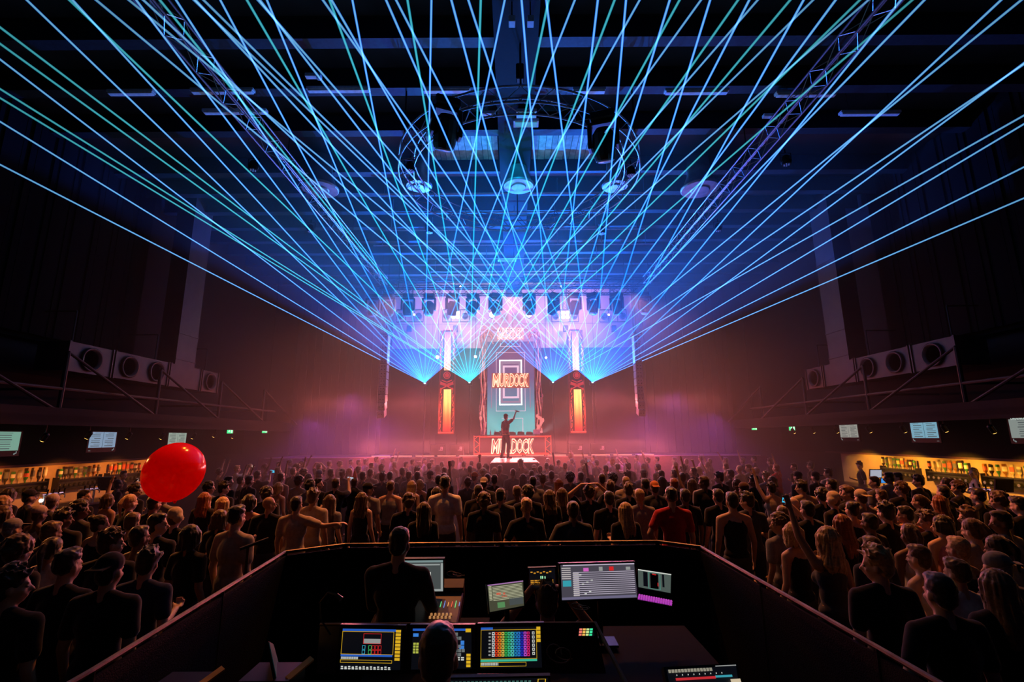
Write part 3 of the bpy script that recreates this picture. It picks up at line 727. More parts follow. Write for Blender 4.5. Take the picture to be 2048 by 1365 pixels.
# ---- booth
Yb = 24.0
x0, x1 = at_y(948, 890, Yb).x, at_y(1102, 890, Yb).x; zt_ = at_y(1025, 871, Yb).z
bc = (x0 + x1) / 2; bw = (x1 - x0) / 2; bh = zt_ - SZ
t = thing('dj_booth', 'wide dj booth with glowing red edges and outlined name lettering on its front', 'dj booth', (bc, Yb, SZ))
obj('booth_front', bx(-bw + .25, bw - .25, 0, .08, .03, bh - .05), mat('booth_panel', (0.10, 0.012, 0.018), 0.45), t)
obj('booth_body', bx(-bw + .05, bw - .05, .1, .9, .03, bh - .04), blk, t)
b = NB(); box(b, (0, .4, bh), (bw * 2, 1.0, .05)); bevel(b, .01); obj('booth_top', b, mat('booth_top', (0.05, 0.01, 0.012), 0.3), t)
redbar = glow('red_led_bar', (1.0, 0.03, 0.015), 2.0, False)
b = NB(); tube(b, (-bw + .25, -.03, bh - .07), (bw, -.03, bh - .07), .03); obj('top_light_bar', b, redbar, t)
b = NB(); tube(b, (-bw, -.03, .07), (bw - .1, -.03, .07), .05); obj('bottom_light_bar', b, redbar, t)
for s in (-1, 1):
    xa, xb = sorted((s * bw, s * (bw - .27)))
    b = NB()
    for x in (xa, xb): tube(b, (x, 0, 0), (x, 0, bh), .018)
    tube(b, (xa, 0, bh - .05), (xb, 0, bh - .05), .018)
    for k in range(4): tube(b, (xa if k % 2 else xb, 0, .1 + k * .22), (xb if k % 2 else xa, 0, .32 + k * .22), .013)
    obj('end_truss', b, redglow, t)
sign(t, at_y(1025, 890, Yb).x - bc, bh * .46, at_y(1068, 890, Yb).x - at_y(983, 890, Yb).x, .72, -.07, lit_r, lit_o)
# equipment on the booth
def gear(name, label, x, wd, dp, ht, cat='dj equipment'):
    g = thing(name, label, cat, (bc + x, Yb + .4, SZ + bh + .028))
    b = NB(); box(b, (0, 0, ht / 2), (wd, dp, ht)); bevel(b, .01); obj('body', b, metal, g)
    b = NB(); lathe(b, [(.11, ht), (.115, ht + .02), (.10, ht + .03)], 16, (-wd * .1, -.03, 0)); obj('jog_wheel' if name == 'dj_player' else 'knob_plate', b, metal, g)
    b = NB()
    for i in range(5): tube(b, (wd * .32, -.14 + i * .06, ht), (wd * .32, -.14 + i * .06, ht + .03), .012)
    obj('knobs', b, steel, g)
gear('dj_player', 'dark dj player on the booth, left of the performer', -.75, .33, .4, .11)
gear('dj_player', 'dark dj player on the booth, just right of the performer', .0, .33, .4, .11)
gear('dj_mixer', 'dark mixer between the players at the right of the performer', .42, .34, .4, .12)
gear('dj_player', 'dark dj player on the booth near the laptop', .84, .33, .4, .11)
g = thing('laptop', 'open silver laptop at the right end of the dj booth', 'laptop', (at_y(1073, 866, Yb + .4).x, Yb + .35, SZ + bh + .03))
b = NB(); box(b, (0, 0, .012), (.34, .24, .02)); obj('base', b, steel, g)
b = NB(); box(b, (0, -.14, .13), (.34, .015, .23), Euler((R(18), 0, 0))); obj('lid', b, mat('laptop_lid', (0.7, 0.7, 0.75), .3), g)
for i, (px, lab) in enumerate(((964, 'leftmost'), (972, 'second from left'), (981, 'third from left'), (990, 'nearest the performer'))):
    P = at_y(px, 868, Yb + .4); P.z = SZ + bh + .028
    g = thing('bottle', 'small bottle on the left end of the dj booth, ' + lab, 'bottle', P, 0, 'bottles on the booth')
    b = NB(); lathe(b, [(.032, 0), (.034, .13), (.014, .18), (.012, .22)], 10); obj('glass', b, mat('bottle_glass', (0.25, 0.2, 0.2), .15), g)
    b = NB(); lathe(b, [(.015, .22), (.015, .24)], 8); obj('cap', b, steel, g)
for (pp, lab) in (((1002, 866), 'floor spotlight beside the booth centre throwing a white beam up to the left'), ((1083, 870), 'floor spotlight right of the laptop throwing a white beam up to the right')):
    P = at_y(pp[0], pp[1], 25.12); 
    g = thing('beam_light', lab, 'stage light', P)
    b = NB(); lathe(b, [(.09, -.1), (.10, .05), (.07, .1)], 12); obj('head', b, metal, g)
    b = NB(); tube(b, (0, 0, -.1), (0, 0, SZ - P.z + .02), .04); box(b, (0, 0, SZ - P.z + .04), (.2, .2, .06)); obj('stand', b, metal, g)
# ---- line arrays
for s, lab in ((-1, 'left'), (1, 'right')):
    Pt = at_y(772 if s < 0 else 1272, 672, 21.0)
    t = thing('line_array', '%s hanging column of stacked loudspeakers beside the stage opening' % lab, 'loudspeaker', Pt, 0, 'hanging loudspeaker columns')
    am = mat('array_box', (0.30, 0.24, 0.30), 0.5, var=.2)
    N = 11; zb_ = at_y(766, 835, 21.0).z - Pt.z; h = -zb_ / N
    for k in range(N):
        z = -(k + .5) * h; tl = max(0, k - 6) * 5; yo = -max(0, k - 6) ** 1.7 * .01
        b = NB(); box(b, (0, yo, z), (.30, .42, h * .93), Euler((R(tl), 0, 0))); bevel(b, .012)
        c = obj('cabinet', b, am, t)
        b = NB()
        for i in (-1, 1):
            for j in (-1, 1): lathe(b, [(.022, -.004), (.022, .004)], 8, (i * .06, yo - .215, z + j * .07), 'Y')
        obj('grille_dots', b, metal, c)
    b = NB(); tube(b, (0, 0, 0), (0, 0, 3.6), .015); box(b, (0, 0, .04), (.35, .7, .05)); obj('fly_bar', b, metal, t)
# ---- stage monitors with a small white mark
for (px, lab, yy) in ((876, 'left pair, outer one', 23.2), (914, 'left pair, inner one', 23.2), (1152, 'right of the booth', 23.2), (1196, 'farther right of the booth', 23.2)):
    P = at_y(px, 905, yy); P.z = SZ
    t = thing('stage_monitor', 'black monitor speaker on the stage with small white mark, ' + lab, 'loudspeaker', P, 0, 'monitor speakers on the stage')
    b = NB(); box(b, (0, 0, .28), (.62, .45, .54)); bevel(b, .015); obj('cabinet', b, metal, t)
    b = NB()
    for (x, z, a, c) in ((.16, .30, .02, .16), (.24, .30, .02, .16), (.20, .37, .08, .02), (.20, .23, .08, .02), (.20, .30, .08, .02), (.11, .235, .09, .02)): box(b, (x, -.232, z + .06), (a, .01, c))
    obj('white_mark', b, mat('white_mark', (0.8, 0.75, 0.7), .5), t)
    b = NB(); lathe(b, [(.13, 0), (.12, .02)], 16, (-.1, -.235, .28), 'Y'); obj('driver', b, blk, t)
# ------------------------------------------------------------------ people
def rcone(bm, a, b, r1, r2, n=12):       # closed rounded cone
    a = Vector(a); b = Vector(b); L = (b - a).length
    if L < 1e-4: return ell(bm, a, (r1, r1, r1))
    prof = [(r1 * math.cos(t), -r1 * math.sin(t)) for t in (1.2, .8, .4, 0)] + [(r2 * math.cos(t), L + r2 * math.sin(t)) for t in (0, .4, .8, 1.2)]
    M = frame_of(b - a); rings = []
    for r, z in prof:
        rings.append([bm.verts.new(a + M @ Vector((r * math.cos(2 * math.pi * i / n), r * math.sin(2 * math.pi * i / n), z))) for i in range(n)])
    for A, B in zip(rings, rings[1:]):
        for i in range(n): bm.faces.new((A[i], A[(i + 1) % n], B[(i + 1) % n], B[i]))
    bm.faces.new(rings[0][::-1]); bm.faces.new(rings[-1])
    return bm
def remesh(bm, voxel, smooth=4, name='m', fn=None):
    bmesh.ops.recalc_face_normals(bm, faces=bm.faces)
    me = bpy.data.meshes.new(name); bm.to_mesh(me); bm.free()
    o = bpy.data.objects.new('tmp', me); COL.objects.link(o)
    m = o.modifiers.new('r', 'REMESH'); m.mode = 'VOXEL'; m.voxel_size = voxel; m.adaptivity = 0
    s = o.modifiers.new('s', 'SMOOTH'); s.factor = .5; s.iterations = smooth
    dg = bpy.context.evaluated_depsgraph_get(); dg.update()
    me2 = bpy.data.meshes.new_from_object(o.evaluated_get(dg)); me2.name = name
    bpy.data.objects.remove(o); bpy.data.meshes.remove(me)
    if fn:
        ns = [v.normal.copy() for v in me2.vertices]
        for v, nn in zip(me2.vertices, ns): v.co += nn * fn(v.co, nn)
    for p in me2.polygons: p.use_smooth = True
    return me2
def hand(bm, wrist, d, up, pose, s=1.0, side=1):
    """palm, four unequal fingers with a knuckle bend, thumb from the side of the palm"""
    d = Vector(d).normalized(); up = Vector(up); up = (up - d * up.dot(d)).normalized(); lat = d.cross(up) * side
    w_ = Vector(wrist)
    M = Matrix((lat, up, d)).transposed()
    ell(bm, w_ + d * .05 * s, (.042 * s, .016 * s, .052 * s), M)
    for i, (x, L) in enumerate(((-.030, .066), (-.010, .076), (.010, .072), (.029, .056))):
        curl = {'open': .15, 'relax': .6, 'fist': 1.9, 'point': (0.05 if i == 0 else 1.9), 'grip': 1.3, 'two': (.05 if i < 2 else 1.9)}[pose]
        sp = 1.5 if pose in ('open', 'two') else 1.0
        k = w_ + d * .088 * s + lat * x * s
        d1 = (d * math.cos(curl * .6) + up * math.sin(curl * .6) + lat * x * sp * 4).normalized()
        m = k + d1 * L * .5 * s
        d2 = (d * math.cos(curl * 1.5) + up * math.sin(curl * 1.5) + lat * x * sp * 4).normalized()
        rcone(bm, k - d1 * .02 * s, m, .0105 * s, .0095 * s, 8); rcone(bm, m, m + d2 * L * .5 * s, .0095 * s, .008 * s, 8)
    b0 = w_ + d * .025 * s - lat * .032 * s
    td = (d * .7 - lat * .8 + up * .3).normalized() if pose in ('open', 'relax', 'two') else (d * .75 - lat * .25 + up * .8).normalized()
    b1 = b0 + td * .038 * s; rcone(bm, b0, b1, .014 * s, .011 * s, 8); rcone(bm, b1, b1 + (td + d * .6).normalized() * .032 * s, .011 * s, .009 * s, 8)
# joints of one arm for the right side (x mirrored for the left); person faces +y, height 1.75
ARMS = {
 'down': ((.235, -.02, 1.13), (.25, .06, .88), 'relax'),
 'bent': ((.235, -.03, 1.14), (.17, .21, 1.20), 'grip'),
 'up': ((.27, .10, 1.66), (.25, .16, 1.92), 'open'),
 'point': ((.26, .12, 1.62), (.27, .22, 1.88), 'point'),
 'fist': ((.28, .10, 1.60), (.24, .14, 1.86), 'fist'),
 'phone': ((.20, .22, 1.45), (.08, .36, 1.66), 'grip'),
 'over': ((.36, .02, 1.62), (.15, -.03, 1.79), 'open'),
 'hip': ((.33, -.06, 1.17), (.20, .04, 1.00), 'fist'),
 'round': ((.42, .03, 1.33), (.62, .05, 1.36), 'relax'),
 'mic': ((.25, .20, 1.56), (.20, .34, 1.80), 'grip'),
 'head': ((.31, .10, 1.46), (.105, .02, 1.735), 'open'),
 'desk': ((.23, .14, 1.16), (.20, .36, 1.10), 'relax'),
}
LEGS = {'stand': (((.09, 0, .90), (.10, .01, .50), (.105, -.02, .09)), ((-.09, 0, .90), (-.10, .01, .50), (-.105, -.02, .09))),
        'walk': (((.09, 0, .90), (.10, .06, .50), (.10, .02, .09)), ((-.09, 0, .90), (-.11, -.02, .50), (-.13, -.12, .10))),
        'sit': (((.09, 0, .90), (.12, .40, .88), (.12, .42, .46)), ((-.09, 0, .90), (-.12, .40, .88), (-.12, .42, .46)))}
def make_person(la='down', ra='down', yaw=0, nod=0, female=False, legs='stand', top='tee', voxel=.013, heavy=1.0):
    """returns dict of meshes: one continuous body plus clothes; hair is chosen separately"""
    w_ = (.88 if female else 1.0) * heavy; sh = .175 * w_ + .01
    H = Matrix.Translation((0, .01, 1.53)) @ Euler((R(-nod), 0, R(yaw))).to_matrix().to_4x4()   # head frame, origin at the neck top
    def torso(bm, g=0.0, low=True):
        if low: ell(bm, (0, 0, .95), (.155 * (1.08 if female else 1) + g, .115 + g, .14 + g))
        ell(bm, (0, 0, 1.12), (.135 * w_ + g, .10 + g, .20)); ell(bm, (0, .005, 1.29), (.165 * w_ + g, .115 + g, .18))
        rcone(bm, (-sh + .02, 0, 1.405), (sh - .02, 0, 1.405), .058 + g * .8, .058 + g * .8)
        for k in (-1, 1): rcone(bm, (k * .04, -.01, 1.47), (k * (sh - .03), -.005, 1.425), .04 + g * .6, .05 + g * .7)
        if female:
            for k in (-1, 1): ell(bm, (k * .07, .085, 1.26), (.06 + g, .05 + g, .06 + g))
    def arm(bm, k, pose, g=0.0, reach=1.0, hands=True):
        e, wr, hp = ARMS[pose]; S = Vector((k * sh, 0, 1.41)); E = Vector((k * e[0] * (w_ if pose not in ('over',) else 1), e[1], e[2])); W = Vector((k * wr[0], wr[1], wr[2]))
        if g and reach < 1:
            rcone(bm, S, S + (E - S) * reach, .055 + g, .047 + g * 1.3); return
        rcone(bm, S, E, .052 * w_ + g, .040 + g)
        rcone(bm, E, W, .040 + g, (.026 + g))
        if hands:
            d = (W - E); up = Vector((0, 1, 0)) if abs(d.normalized().y) < .8 else Vector((0, 0, 1))
            if pose in ('over', 'head'): d = Vector((-k, 0, .1)); up = Vector((0, 0, -1))
            if pose in ('down',): up = Vector((-k, .3, 0))
            if pose == 'round': up = Vector((0, 0, -1))
            hand(bm, W, d, up, hp, 1.0, -k if pose == 'down' else k)
    def legs_(bm, g=0.0, feet=True):
        for hip, kn, an in LEGS[legs]:
            rcone(bm, hip, kn, .085 + g, .056 + g * 1.1); rcone(bm, kn, an, .055 + g * 1.1, .036 + g * 1.3)
            if feet: rcone(bm, (an[0], an[1] - .02, an[2] - .05), (an[0] * 1.1, an[1] + .15, an[2] - .06), .038, .03)
    # body
    b = NB(); torso(b); arm(b, 1, ra); arm(b, -1, la); legs_(b)
    rcone(b, (0, -.01, 1.42), (0, .005, 1.56), .058 * (w_ ** .5), .052)
    h = NB()
    ell(h, (0, -.012, .135), (.073, .092, .093)); ell(h, (0, .02, .065), (.060, .068, .078)); ell(h, (0, .045, .018), (.034, .036, .03))
    rcone(h, (0, .085, .105), (0, .108, .072), .010, .015, 8)                                 # nose
    rcone(h, (-.035, .078, .118), (.035, .078, .118), .012, .012, 8)                            # brow
    rcone(h, (-.018, .086, .040), (.018, .086, .040), .009, .009, 8)                            # mouth
    for k in (-1, 1): ell(h, (k * .074, -.005, .085), (.010, .020, .031)); ell(h, (k * .038, .060, .072), (.022, .020, .02))
    bmesh.ops.transform(h, matrix=H, verts=h.verts)
    tmp = bpy.data.meshes.new('t'); h.to_mesh(tmp); h.free(); b.from_mesh(tmp); bpy.data.meshes.remove(tmp)
    out = {'body': remesh(b, voxel, 3, 'body')}
    # eyes
    out['eyes'] = []
    for k in (-1, 1):
        b = NB(); ell(b, (k * .031, .078, .098), (.013, .010, .010), u=10, v=6)
        bmesh.ops.transform(b, matrix=H, verts=b.verts)
        me = bpy.data.meshes.new('eye'); b.to_mesh(me); b.free(); out['eyes'].append(me)
    # top
    b = NB(); g = .016
    if top == 'tank':
        ell(b, (0, 0, .97), (.17, .128, .10)); ell(b, (0, 0, 1.12), (.135 * w_ + g, .10 + g, .20)); ell(b, (0, .005, 1.28), (.158 * w_ + g, .115 + g, .16))
        if female:
            for k in (-1, 1): ell(b, (k * .07, .088, 1.26), (.07, .06, .07))
        for k in (-1, 1): rcone(b, (k * .085, -.06, 1.36), (k * .085, .01, 1.455), .03, .026); rcone(b, (k * .085, .01, 1.455), (k * .085, .08, 1.36), .026, .03)
    else:
        torso(b, g, False); ell(b, (0, 0, .98), (.172 * (w_ + .05), .132, .14))
        for k, p in ((1, ra), (-1, la)):
            if top == 'tee': arm(b, k, p, .014, .62, False)
            else: arm(b, k, p, .018, 1, False)
        if top == 'hoodie': ell(b, (0, -.09, 1.45), (.12, .06, .08)); rcone(b, (-.07, -.02, 1.49), (.07, -.02, 1.49), .05, .05)
    def fold(co, nn): return .007 * noise.noise(Vector((co.x * 11, co.y * 11, co.z * 4)))
    out['top'] = remesh(b, voxel * 1.15, 3, 'top', fold)
    b = NB(); ell(b, (0, 0, .93), (.165 * (1.06 if female else 1), .125, .12)); legs_(b, .016, False); out['trousers'] = remesh(b, voxel * 1.6, 3, 'trousers', fold)
    b = NB()
    for hip, kn, an in LEGS[legs]: rcone(b, (an[0], an[1] - .03, an[2] - .04), (an[0] * 1.1, an[1] + .17, an[2] - .05), .046, .036)
    out['shoes'] = remesh(b, voxel * 1.4, 2, 'shoes')
    out['H'] = H
    out['hands'] = {k: Vector((k * ARMS[p][1][0], ARMS[p][1][1], ARMS[p][1][2])) for k, p in ((1, ra), (-1, la))}
    return out
# ---- hair, in the head frame (origin at the neck top, crown at z .23)
def grooves(amp, fr, fz=1.0):
    def f(co, nn):
        a = math.atan2(co.x, co.y + .02)
        return amp * (noise.noise(Vector((a * fr, co.z * fz, 3.1))) + .5 * noise.noise(Vector((a * fr * 2.3, co.z * fz * 2, 7.7))))
    return f
def hair_mesh(kind, seed=0):
    random.seed(100 + seed); b = NB(); vx = .011
    scalp = lambda g=0: (ell(b, (0, -.022, .15), (.081 + g, .094 + g, .090 + g)), ell(b, (0, -.045, .10), (.072 + g, .062 + g, .085 + g)))
    if kind == 'crop': scalp(); ell(b, (0, .02, .205), (.06, .06, .03)); return remesh(b, vx, 2, 'hair', lambda co, nn: .005 * noise.noise(co * 60))
    if kind == 'fade': ell(b, (0, -.012, .175), (.079, .095, .066)); ell(b, (0, -.026, .125), (.0775, .086, .088)); ell(b, (0, .03, .215), (.055, .055, .03)); return remesh(b, vx, 2, 'hair', lambda co, nn: .008 * noise.noise(co * 45))
    if kind == 'mop':
        scalp(.006)
        for i in range(46):
            a = random.uniform(0, 6.28); e = random.uniform(.1, 1.5); p = Vector((.085 * math.cos(a) * math.cos(e), -.015 + .10 * math.sin(a) * math.cos(e), .15 + .09 * math.sin(e)))
            if p.y > .06 and p.z < .17: continue
            d = (p - Vector((0, -.02, .13))).normalized() + Vector((random.uniform(-.5, .5), random.uniform(-.2, .7), random.uniform(-.1, .5)))
            rcone(b, p - d * .01, p + d * random.uniform(.015, .03), .016, .007, 6)
        return remesh(b, vx, 1, 'hair', lambda co, nn: .005 * noise.noise(co * 70))
    if kind in ('curly', 'afro'):
        g = .012 if kind == 'curly' else .03; scalp(g * .6)
        for i in range(130):
            a = random.uniform(0, 6.28); e = random.uniform(-.5, 1.57)
            p = Vector(((.083 + g) * math.cos(a) * math.cos(e), -.02 + (.096 + g) * math.sin(a) * math.cos(e), .145 + (.088 + g) * math.sin(e)))
            if p.y > .055 and p.z < .165: continue
            r = random.uniform(.012, .022); ell(b, p, (r, r, r), u=7, v=5)
        return remesh(b, vx, 1, 'hair', lambda co, nn: .006 * noise.noise(co * 80))
    if kind in ('long', 'wavy', 'bob'):
        g = .008; scalp(g); zl = {'long': -.26, 'wavy': -.20, 'bob': -.01}[kind]
        for i in range(9):
            a = R(-125 + i * 250 / 8); x, y = .083 * math.sin(a), -.02 - .082 * math.cos(a)
            wv = .014 if kind == 'wavy' else 0
            pts = [Vector((x, y, .15)), Vector((x * 1.05, y * 1.03, .06)), Vector((x * 1.1 + wv, y * 1.05 - .012, -.03)), Vector((x * 1.15 - wv, min(y * .8, -.03) - .055, -.11)), Vector((x * 1.0 + wv, -.10 + y * .15, zl))]
            pts = [p for p in pts if p.z >= zl - .01]
            if kind == 'bob': pts = pts[:3]; pts[-1].z = zl
            for p, q in zip(pts, pts[1:]): rcone(b, p, q, .030, .026 if q is not pts[-1] else .016, 8)
        return remesh(b, vx, 2, 'hair', grooves(.010 if kind != 'wavy' else .015, 9, 2 if kind == 'long' else 9))
    if kind == 'bun':
        scalp(.003); ell(b, (0, -.11, .20), (.042, .04, .042)); return remesh(b, vx, 2, 'hair', lambda co, nn: .006 * noise.noise(co * 50))
    if kind == 'ponytail':
        scalp(.003); rcone(b, (0, -.11, .17), (0, -.15, .10), .03, .035, 8); rcone(b, (0, -.15, .10), (0, -.12, -.10), .035, .012, 8)
        return remesh(b, vx, 2, 'hair', grooves(.007, 14, 3))
    if kind in ('cap', 'cap_back'):
        s = 1 if kind == 'cap' else -1
        ell(b, (0, -.012, .165), (.086, .102, .085)); box(b, (0, .0, .11), (.001, .001, .001))
        box(b, (0, s * .125, .155), (.13, .10, .010), Euler((R(-10 * s), 0, 0))); return remesh(b, .009, 2, 'cap')
    if kind == 'beanie': ell(b, (0, -.015, .16), (.088, .104, .100)); rcone(b, (-.04, -.02, .11), (.04, -.02, .11), .075, .075); return remesh(b, vx, 2, 'beanie', grooves(.003, 20))
    if kind == 'partyhat': tube(b, (0, -.01, .215), (0, -.03, .40), .06, .004, 14); ell(b, (0, -.03, .40), (.014, .014, .014)); return remesh(b, .008, 0, 'party_hat')
HAIR = {}
for k, cnt in (('crop', 1), ('fade', 1), ('mop', 2), ('curly', 2), ('afro', 1), ('long', 1), ('wavy', 1), ('bob', 1), ('bun', 1), ('ponytail', 1), ('cap', 1), ('cap_back', 1), ('beanie', 1), ('partyhat', 1)):
    HAIR[k] = [hair_mesh(k, i) for i in range(cnt)]
HNAME = {'cap': 'cap', 'cap_back': 'cap', 'beanie': 'beanie'}
# ---- colours
SKIN = [mat('skin_%s' % a, c, 0.5, var=.08, scale=20, sheen=.1, spec=.3) for a, c in (('fair', (.62, .40, .30)), ('light', (.52, .32, .22)), ('tan', (.36, .21, .13)), ('deep', (.14, .075, .045)))]
HC = {'black': (.02, .015, .012), 'brown': (.07, .036, .018), 'light brown': (.14, .08, .04), 'blond': (.42, .27, .12), 'red': (.22, .06, .02), 'grey': (.3, .28, .26)}
HM = {k: mat('hair_' + k.replace(' ', '_'), c, .4, var=.35, scale=60, sheen=.7, spec=.25) for k, c in HC.items()}
TC = {'black': (.012, .010, .011), 'dark grey': (.06, .058, .06), 'grey': (.20, .19, .19), 'white': (.62, .58, .54), 'beige': (.42, .33, .24), 'red': (.42, .015, .02), 'orange': (.5, .16, .05), 'navy': (.02, .025, .06), 'dark green': (.02, .045, .03), 'brown': (.09, .045, .03), 'pink': (.5, .2, .24)}
TM = {k: mat('cloth_' + k.replace(' ', '_'), c, .9, var=.15, scale=25, sheen=.3, spec=.15) for k, c in TC.items()}
TRM = [mat('denim', (.03, .04, .07), .85, var=.2, scale=60), mat('black_trousers', (.015, .014, .016), .85), mat('grey_trousers', (.06, .055, .055), .85)]
eyem = mat('eye', (.25, .22, .2), .2)
PERS = {}
VAR = {
 # key: (left arm, right arm, yaw, nod, female, top)
 'm': ('down', 'down', 0, 0, False, 'tee'), 'm2': ('down', 'bent', 10, 8, False, 'tee'), 'mr': ('bent', 'down', -48, 0, False, 'tee'), 'ml': ('down', 'bent', 48, 4, False, 'tee'),
 'mt': ('down', 'down', 0, 0, False, 'tank'), 'mh': ('bent', 'bent', 12, 0, False, 'hoodie'), 'mu': ('down', 'up', 0, -5, False, 'tee'), 'mp': ('bent', 'point', 0, -5, False, 'tee'),
 'mb': ('up', 'fist', 0, -8, False, 'tee'), 'mf': ('bent', 'phone', 0, 0, False, 'tee'), 'mo': ('over', 'over', 0, 0, False, 'tee'), 'ma': ('down', 'round', -8, 0, False, 'tee'), 'mi': ('hip', 'down', 0, 0, False, 'tee'),
 'f': ('down', 'down', 0, 0, True, 'tank'), 'f2': ('bent', 'down', 14, 0, True, 'tee'), 'fr': ('down', 'bent', -45, 0, True, 'tank'), 'fl': ('bent', 'down', 45, 0, True, 'tank'), 'fu': ('up', 'down', 0, -5, True, 'tank'), 'fb': ('up', 'up', 0, -8, True, 'tank'), 'ff': ('phone', 'bent', 0, 0, True, 'tee'),
}
def variant(v):
    if v not in PERS: PERS[v] = make_person(VAR[v][0], VAR[v][1], VAR[v][2], VAR[v][3], VAR[v][4], 'stand', VAR[v][5])
    return PERS[v]
def mobj(name, me, m, parent):
    if not me.materials: me.materials.append(m)
    o = bpy.data.objects.new(name, me); COL.objects.link(o); o.parent = parent
    if me.materials[0] != m: o.material_slots[0].link = 'OBJECT'; o.material_slots[0].material = m
    return o
def place(P, loc, rz, s, label, group, hk, hc, tc, sk, trm, eyes=False, shoes=False):
    t = thing('person', label, 'person', loc, rz, group); t.scale = (s, s, s)
    mobj('body', P['body'], sk, t); mobj('top', P['top'], tc, t); mobj('trousers', P['trousers'], trm, t)
    if eyes:
        for me in P['eyes']: mobj('eye', me, eyem, t)
    if shoes: mobj('shoes', P['shoes'], TM['black'], t)
    if hk != 'bald':
        hs = [hk]
        if hk in ('cap', 'cap_back', 'beanie', 'partyhat'): hs = [hk, 'crop']
        for q in hs:
            me = random.choice(HAIR[q]); nm = HNAME.get(q, 'party_hat' if q == 'partyhat' else 'hair')
            m_ = TM[hc if hc in TM else 'grey'] if q != 'crop' or hk == 'crop' else HM['brown']
            if nm == 'hair' and hc in HM: m_ = HM[hc]
            o = mobj(nm, me, m_, t); o.matrix_local = P['H']
            if q == 'crop' and hk != 'crop': o.scale = (.96, .96, .93)
    return t
# ------------------------------------------------------------------ bars along both sides
ORN = (1.0, 0.42, 0.07)
plaster = mat('bar_wall', (0.42, 0.30, 0.20), 0.8, var=.12, scale=2.5)
redtrim = mat('red_trim', (0.03, 0.006, 0.006), 0.6)
glassm = {k: mat('bottle_' + k, c, .12, var=.1) for k, c in (('clear', (.55, .45, .32)), ('green', (.05, .22, .06)), ('amber', (.30, .12, .02)), ('dark', (.03, .02, .02)))}
labm = [mat('label_%d' % i, c, .6) for i, c in enumerate(((.75, .70, .60), (.70, .10, .06), (.65, .50, .22), (.12, .12, .14)))]
bulk = mat('bulkhead', (0.008, 0.006, 0.007), .8, spec=.2)
counter = mat('bar_counter', (0.05, 0.035, 0.03), .25)
for s, lab in ((-1, 'left'), (1, 'right')):
    struct('trim_%d' % n, bx(*sorted((s * 12.28, s * 12.38)), 3.0, 18.6, .9, 2.0), plaster); n += 1
    struct('trim_%d' % n, bx(*sorted((s * 12.0, s * 12.4)), 2.5, 22.0, 1.98, 3.0), bulk); n += 1
    struct('trim_%d' % n, bx(*sorted((s * 11.97, s * 12.02)), 2.5, 19.0, 1.96, 2.02), redtrim); n += 1
    t = thing('back_counter', 'dark back counter under the %s bar bottle shelves' % lab, 'counter', (s * 12.0, 0, 0), 0, 'bar counters')
    obj('carcass', bx(-.26, .26, 3.5, 18.4, 0, .90), bulk, t)
    obj('worktop', bx(-.29, .28, 3.4, 18.5, .90, .95), counter, t)
    t = thing('bar_counter', 'long front bar counter on the %s side of the hall' % lab, 'counter', (s * 10.55, 0, 0), 0, 'bar counters')
    obj('front_panel', bx(-.25, .25, 3.5, 18.4, 0, 1.06), bulk, t)
    obj('bar_top', bx(-.33, .33, 3.4, 18.5, 1.06, 1.11), counter, t)
# menu screens
def bar_menu(px, py, s, lab, tint, es, title=None, cols=2):
    P = at_x(px, py, s * 11.96)
    t = thing('menu_screen', lab, 'screen', P, 0, 'menu screens above the bars')
    W_, H_ = 1.02, .60
    b = bx(0, s * .05, -W_ / 2, W_ / 2, -H_ / 2, H_ / 2); bmesh.ops.recalc_face_normals(b, faces=b.faces); obj('casing', b, metal, t)
    f = -s
    sm = glow('menu_%s' % lab.split()[0], tint, es, False)
    for c in range(cols):
        cw = .94 / cols; yc = -.47 + cw * (c + .5)
        b = NB(); box(b, (f * .006, yc, .055), (.008, cw - .02, .44)); obj('menu_page', b, sm, t)
        b = NB()
        for k in range(8):
            box(b, (f * .012, yc + (-.05 if (k % 3) else .06) * cw, .245 - k * .052), (.004, cw * (.62 if k % 3 else .45), .022 if k % 2 else .012))
        obj('menu_lines', b, glow('menu_line', (0.30, .40, .42), .20, False), t)
    if title:
        me = text_mesh(title, .085, 1.0, 0, .002, .002)
        me.transform(Matrix.Rotation(R(90), 4, 'X')); me.transform(Matrix.Rotation(R(-90 * s), 4, 'Z'))
        obj('menu_title', me, glow('menu_title', (.6, .7, .65), .8, False), t, loc=(f * .012, -.2 * s * -1, .262 + .03))
    b = NB()
    for (y, z, a, c) in ((.40, -.235, .05, .02), (.425, -.21, .02, .05), (.38, -.25, .03, .03), (-.42, -.25, .07, .012)): box(b, (f * .012, y * -s * -1 if s > 0 else -y * -1, z), (.004, a, c))
    obj('screen_mark', b, glow('screen_mark', (.5, .6, .6), .35, False), t)
bar_menu(-2, 888, -1, 'green-tinted menu screen cut by the left edge of the picture', (.30, .62, .48), .55, None, 1)
bar_menu(205, 884, -1, 'bluish menu screen above the left bar, between the edge screen and the balloon', (.28, .42, .60), .75)
bar_menu(354, 882, -1, 'pale menu screen partly hidden behind the top of the red balloon', (.48, .62, .52), .6)
bar_menu(1698, 866, 1, 'greyish menu screen over the right bar, nearest the exit signs', (.50, .52, .46), .6)
bar_menu(1849, 865, 1, 'cyan menu screen over the middle of the right bar', (.22, .48, .62), .8)
bar_menu(2062, 862, 1, 'grey menu screen headed by a title, cut by the right edge of the picture', (.42, .50, .46), .5, 'DRANKEN', 1)
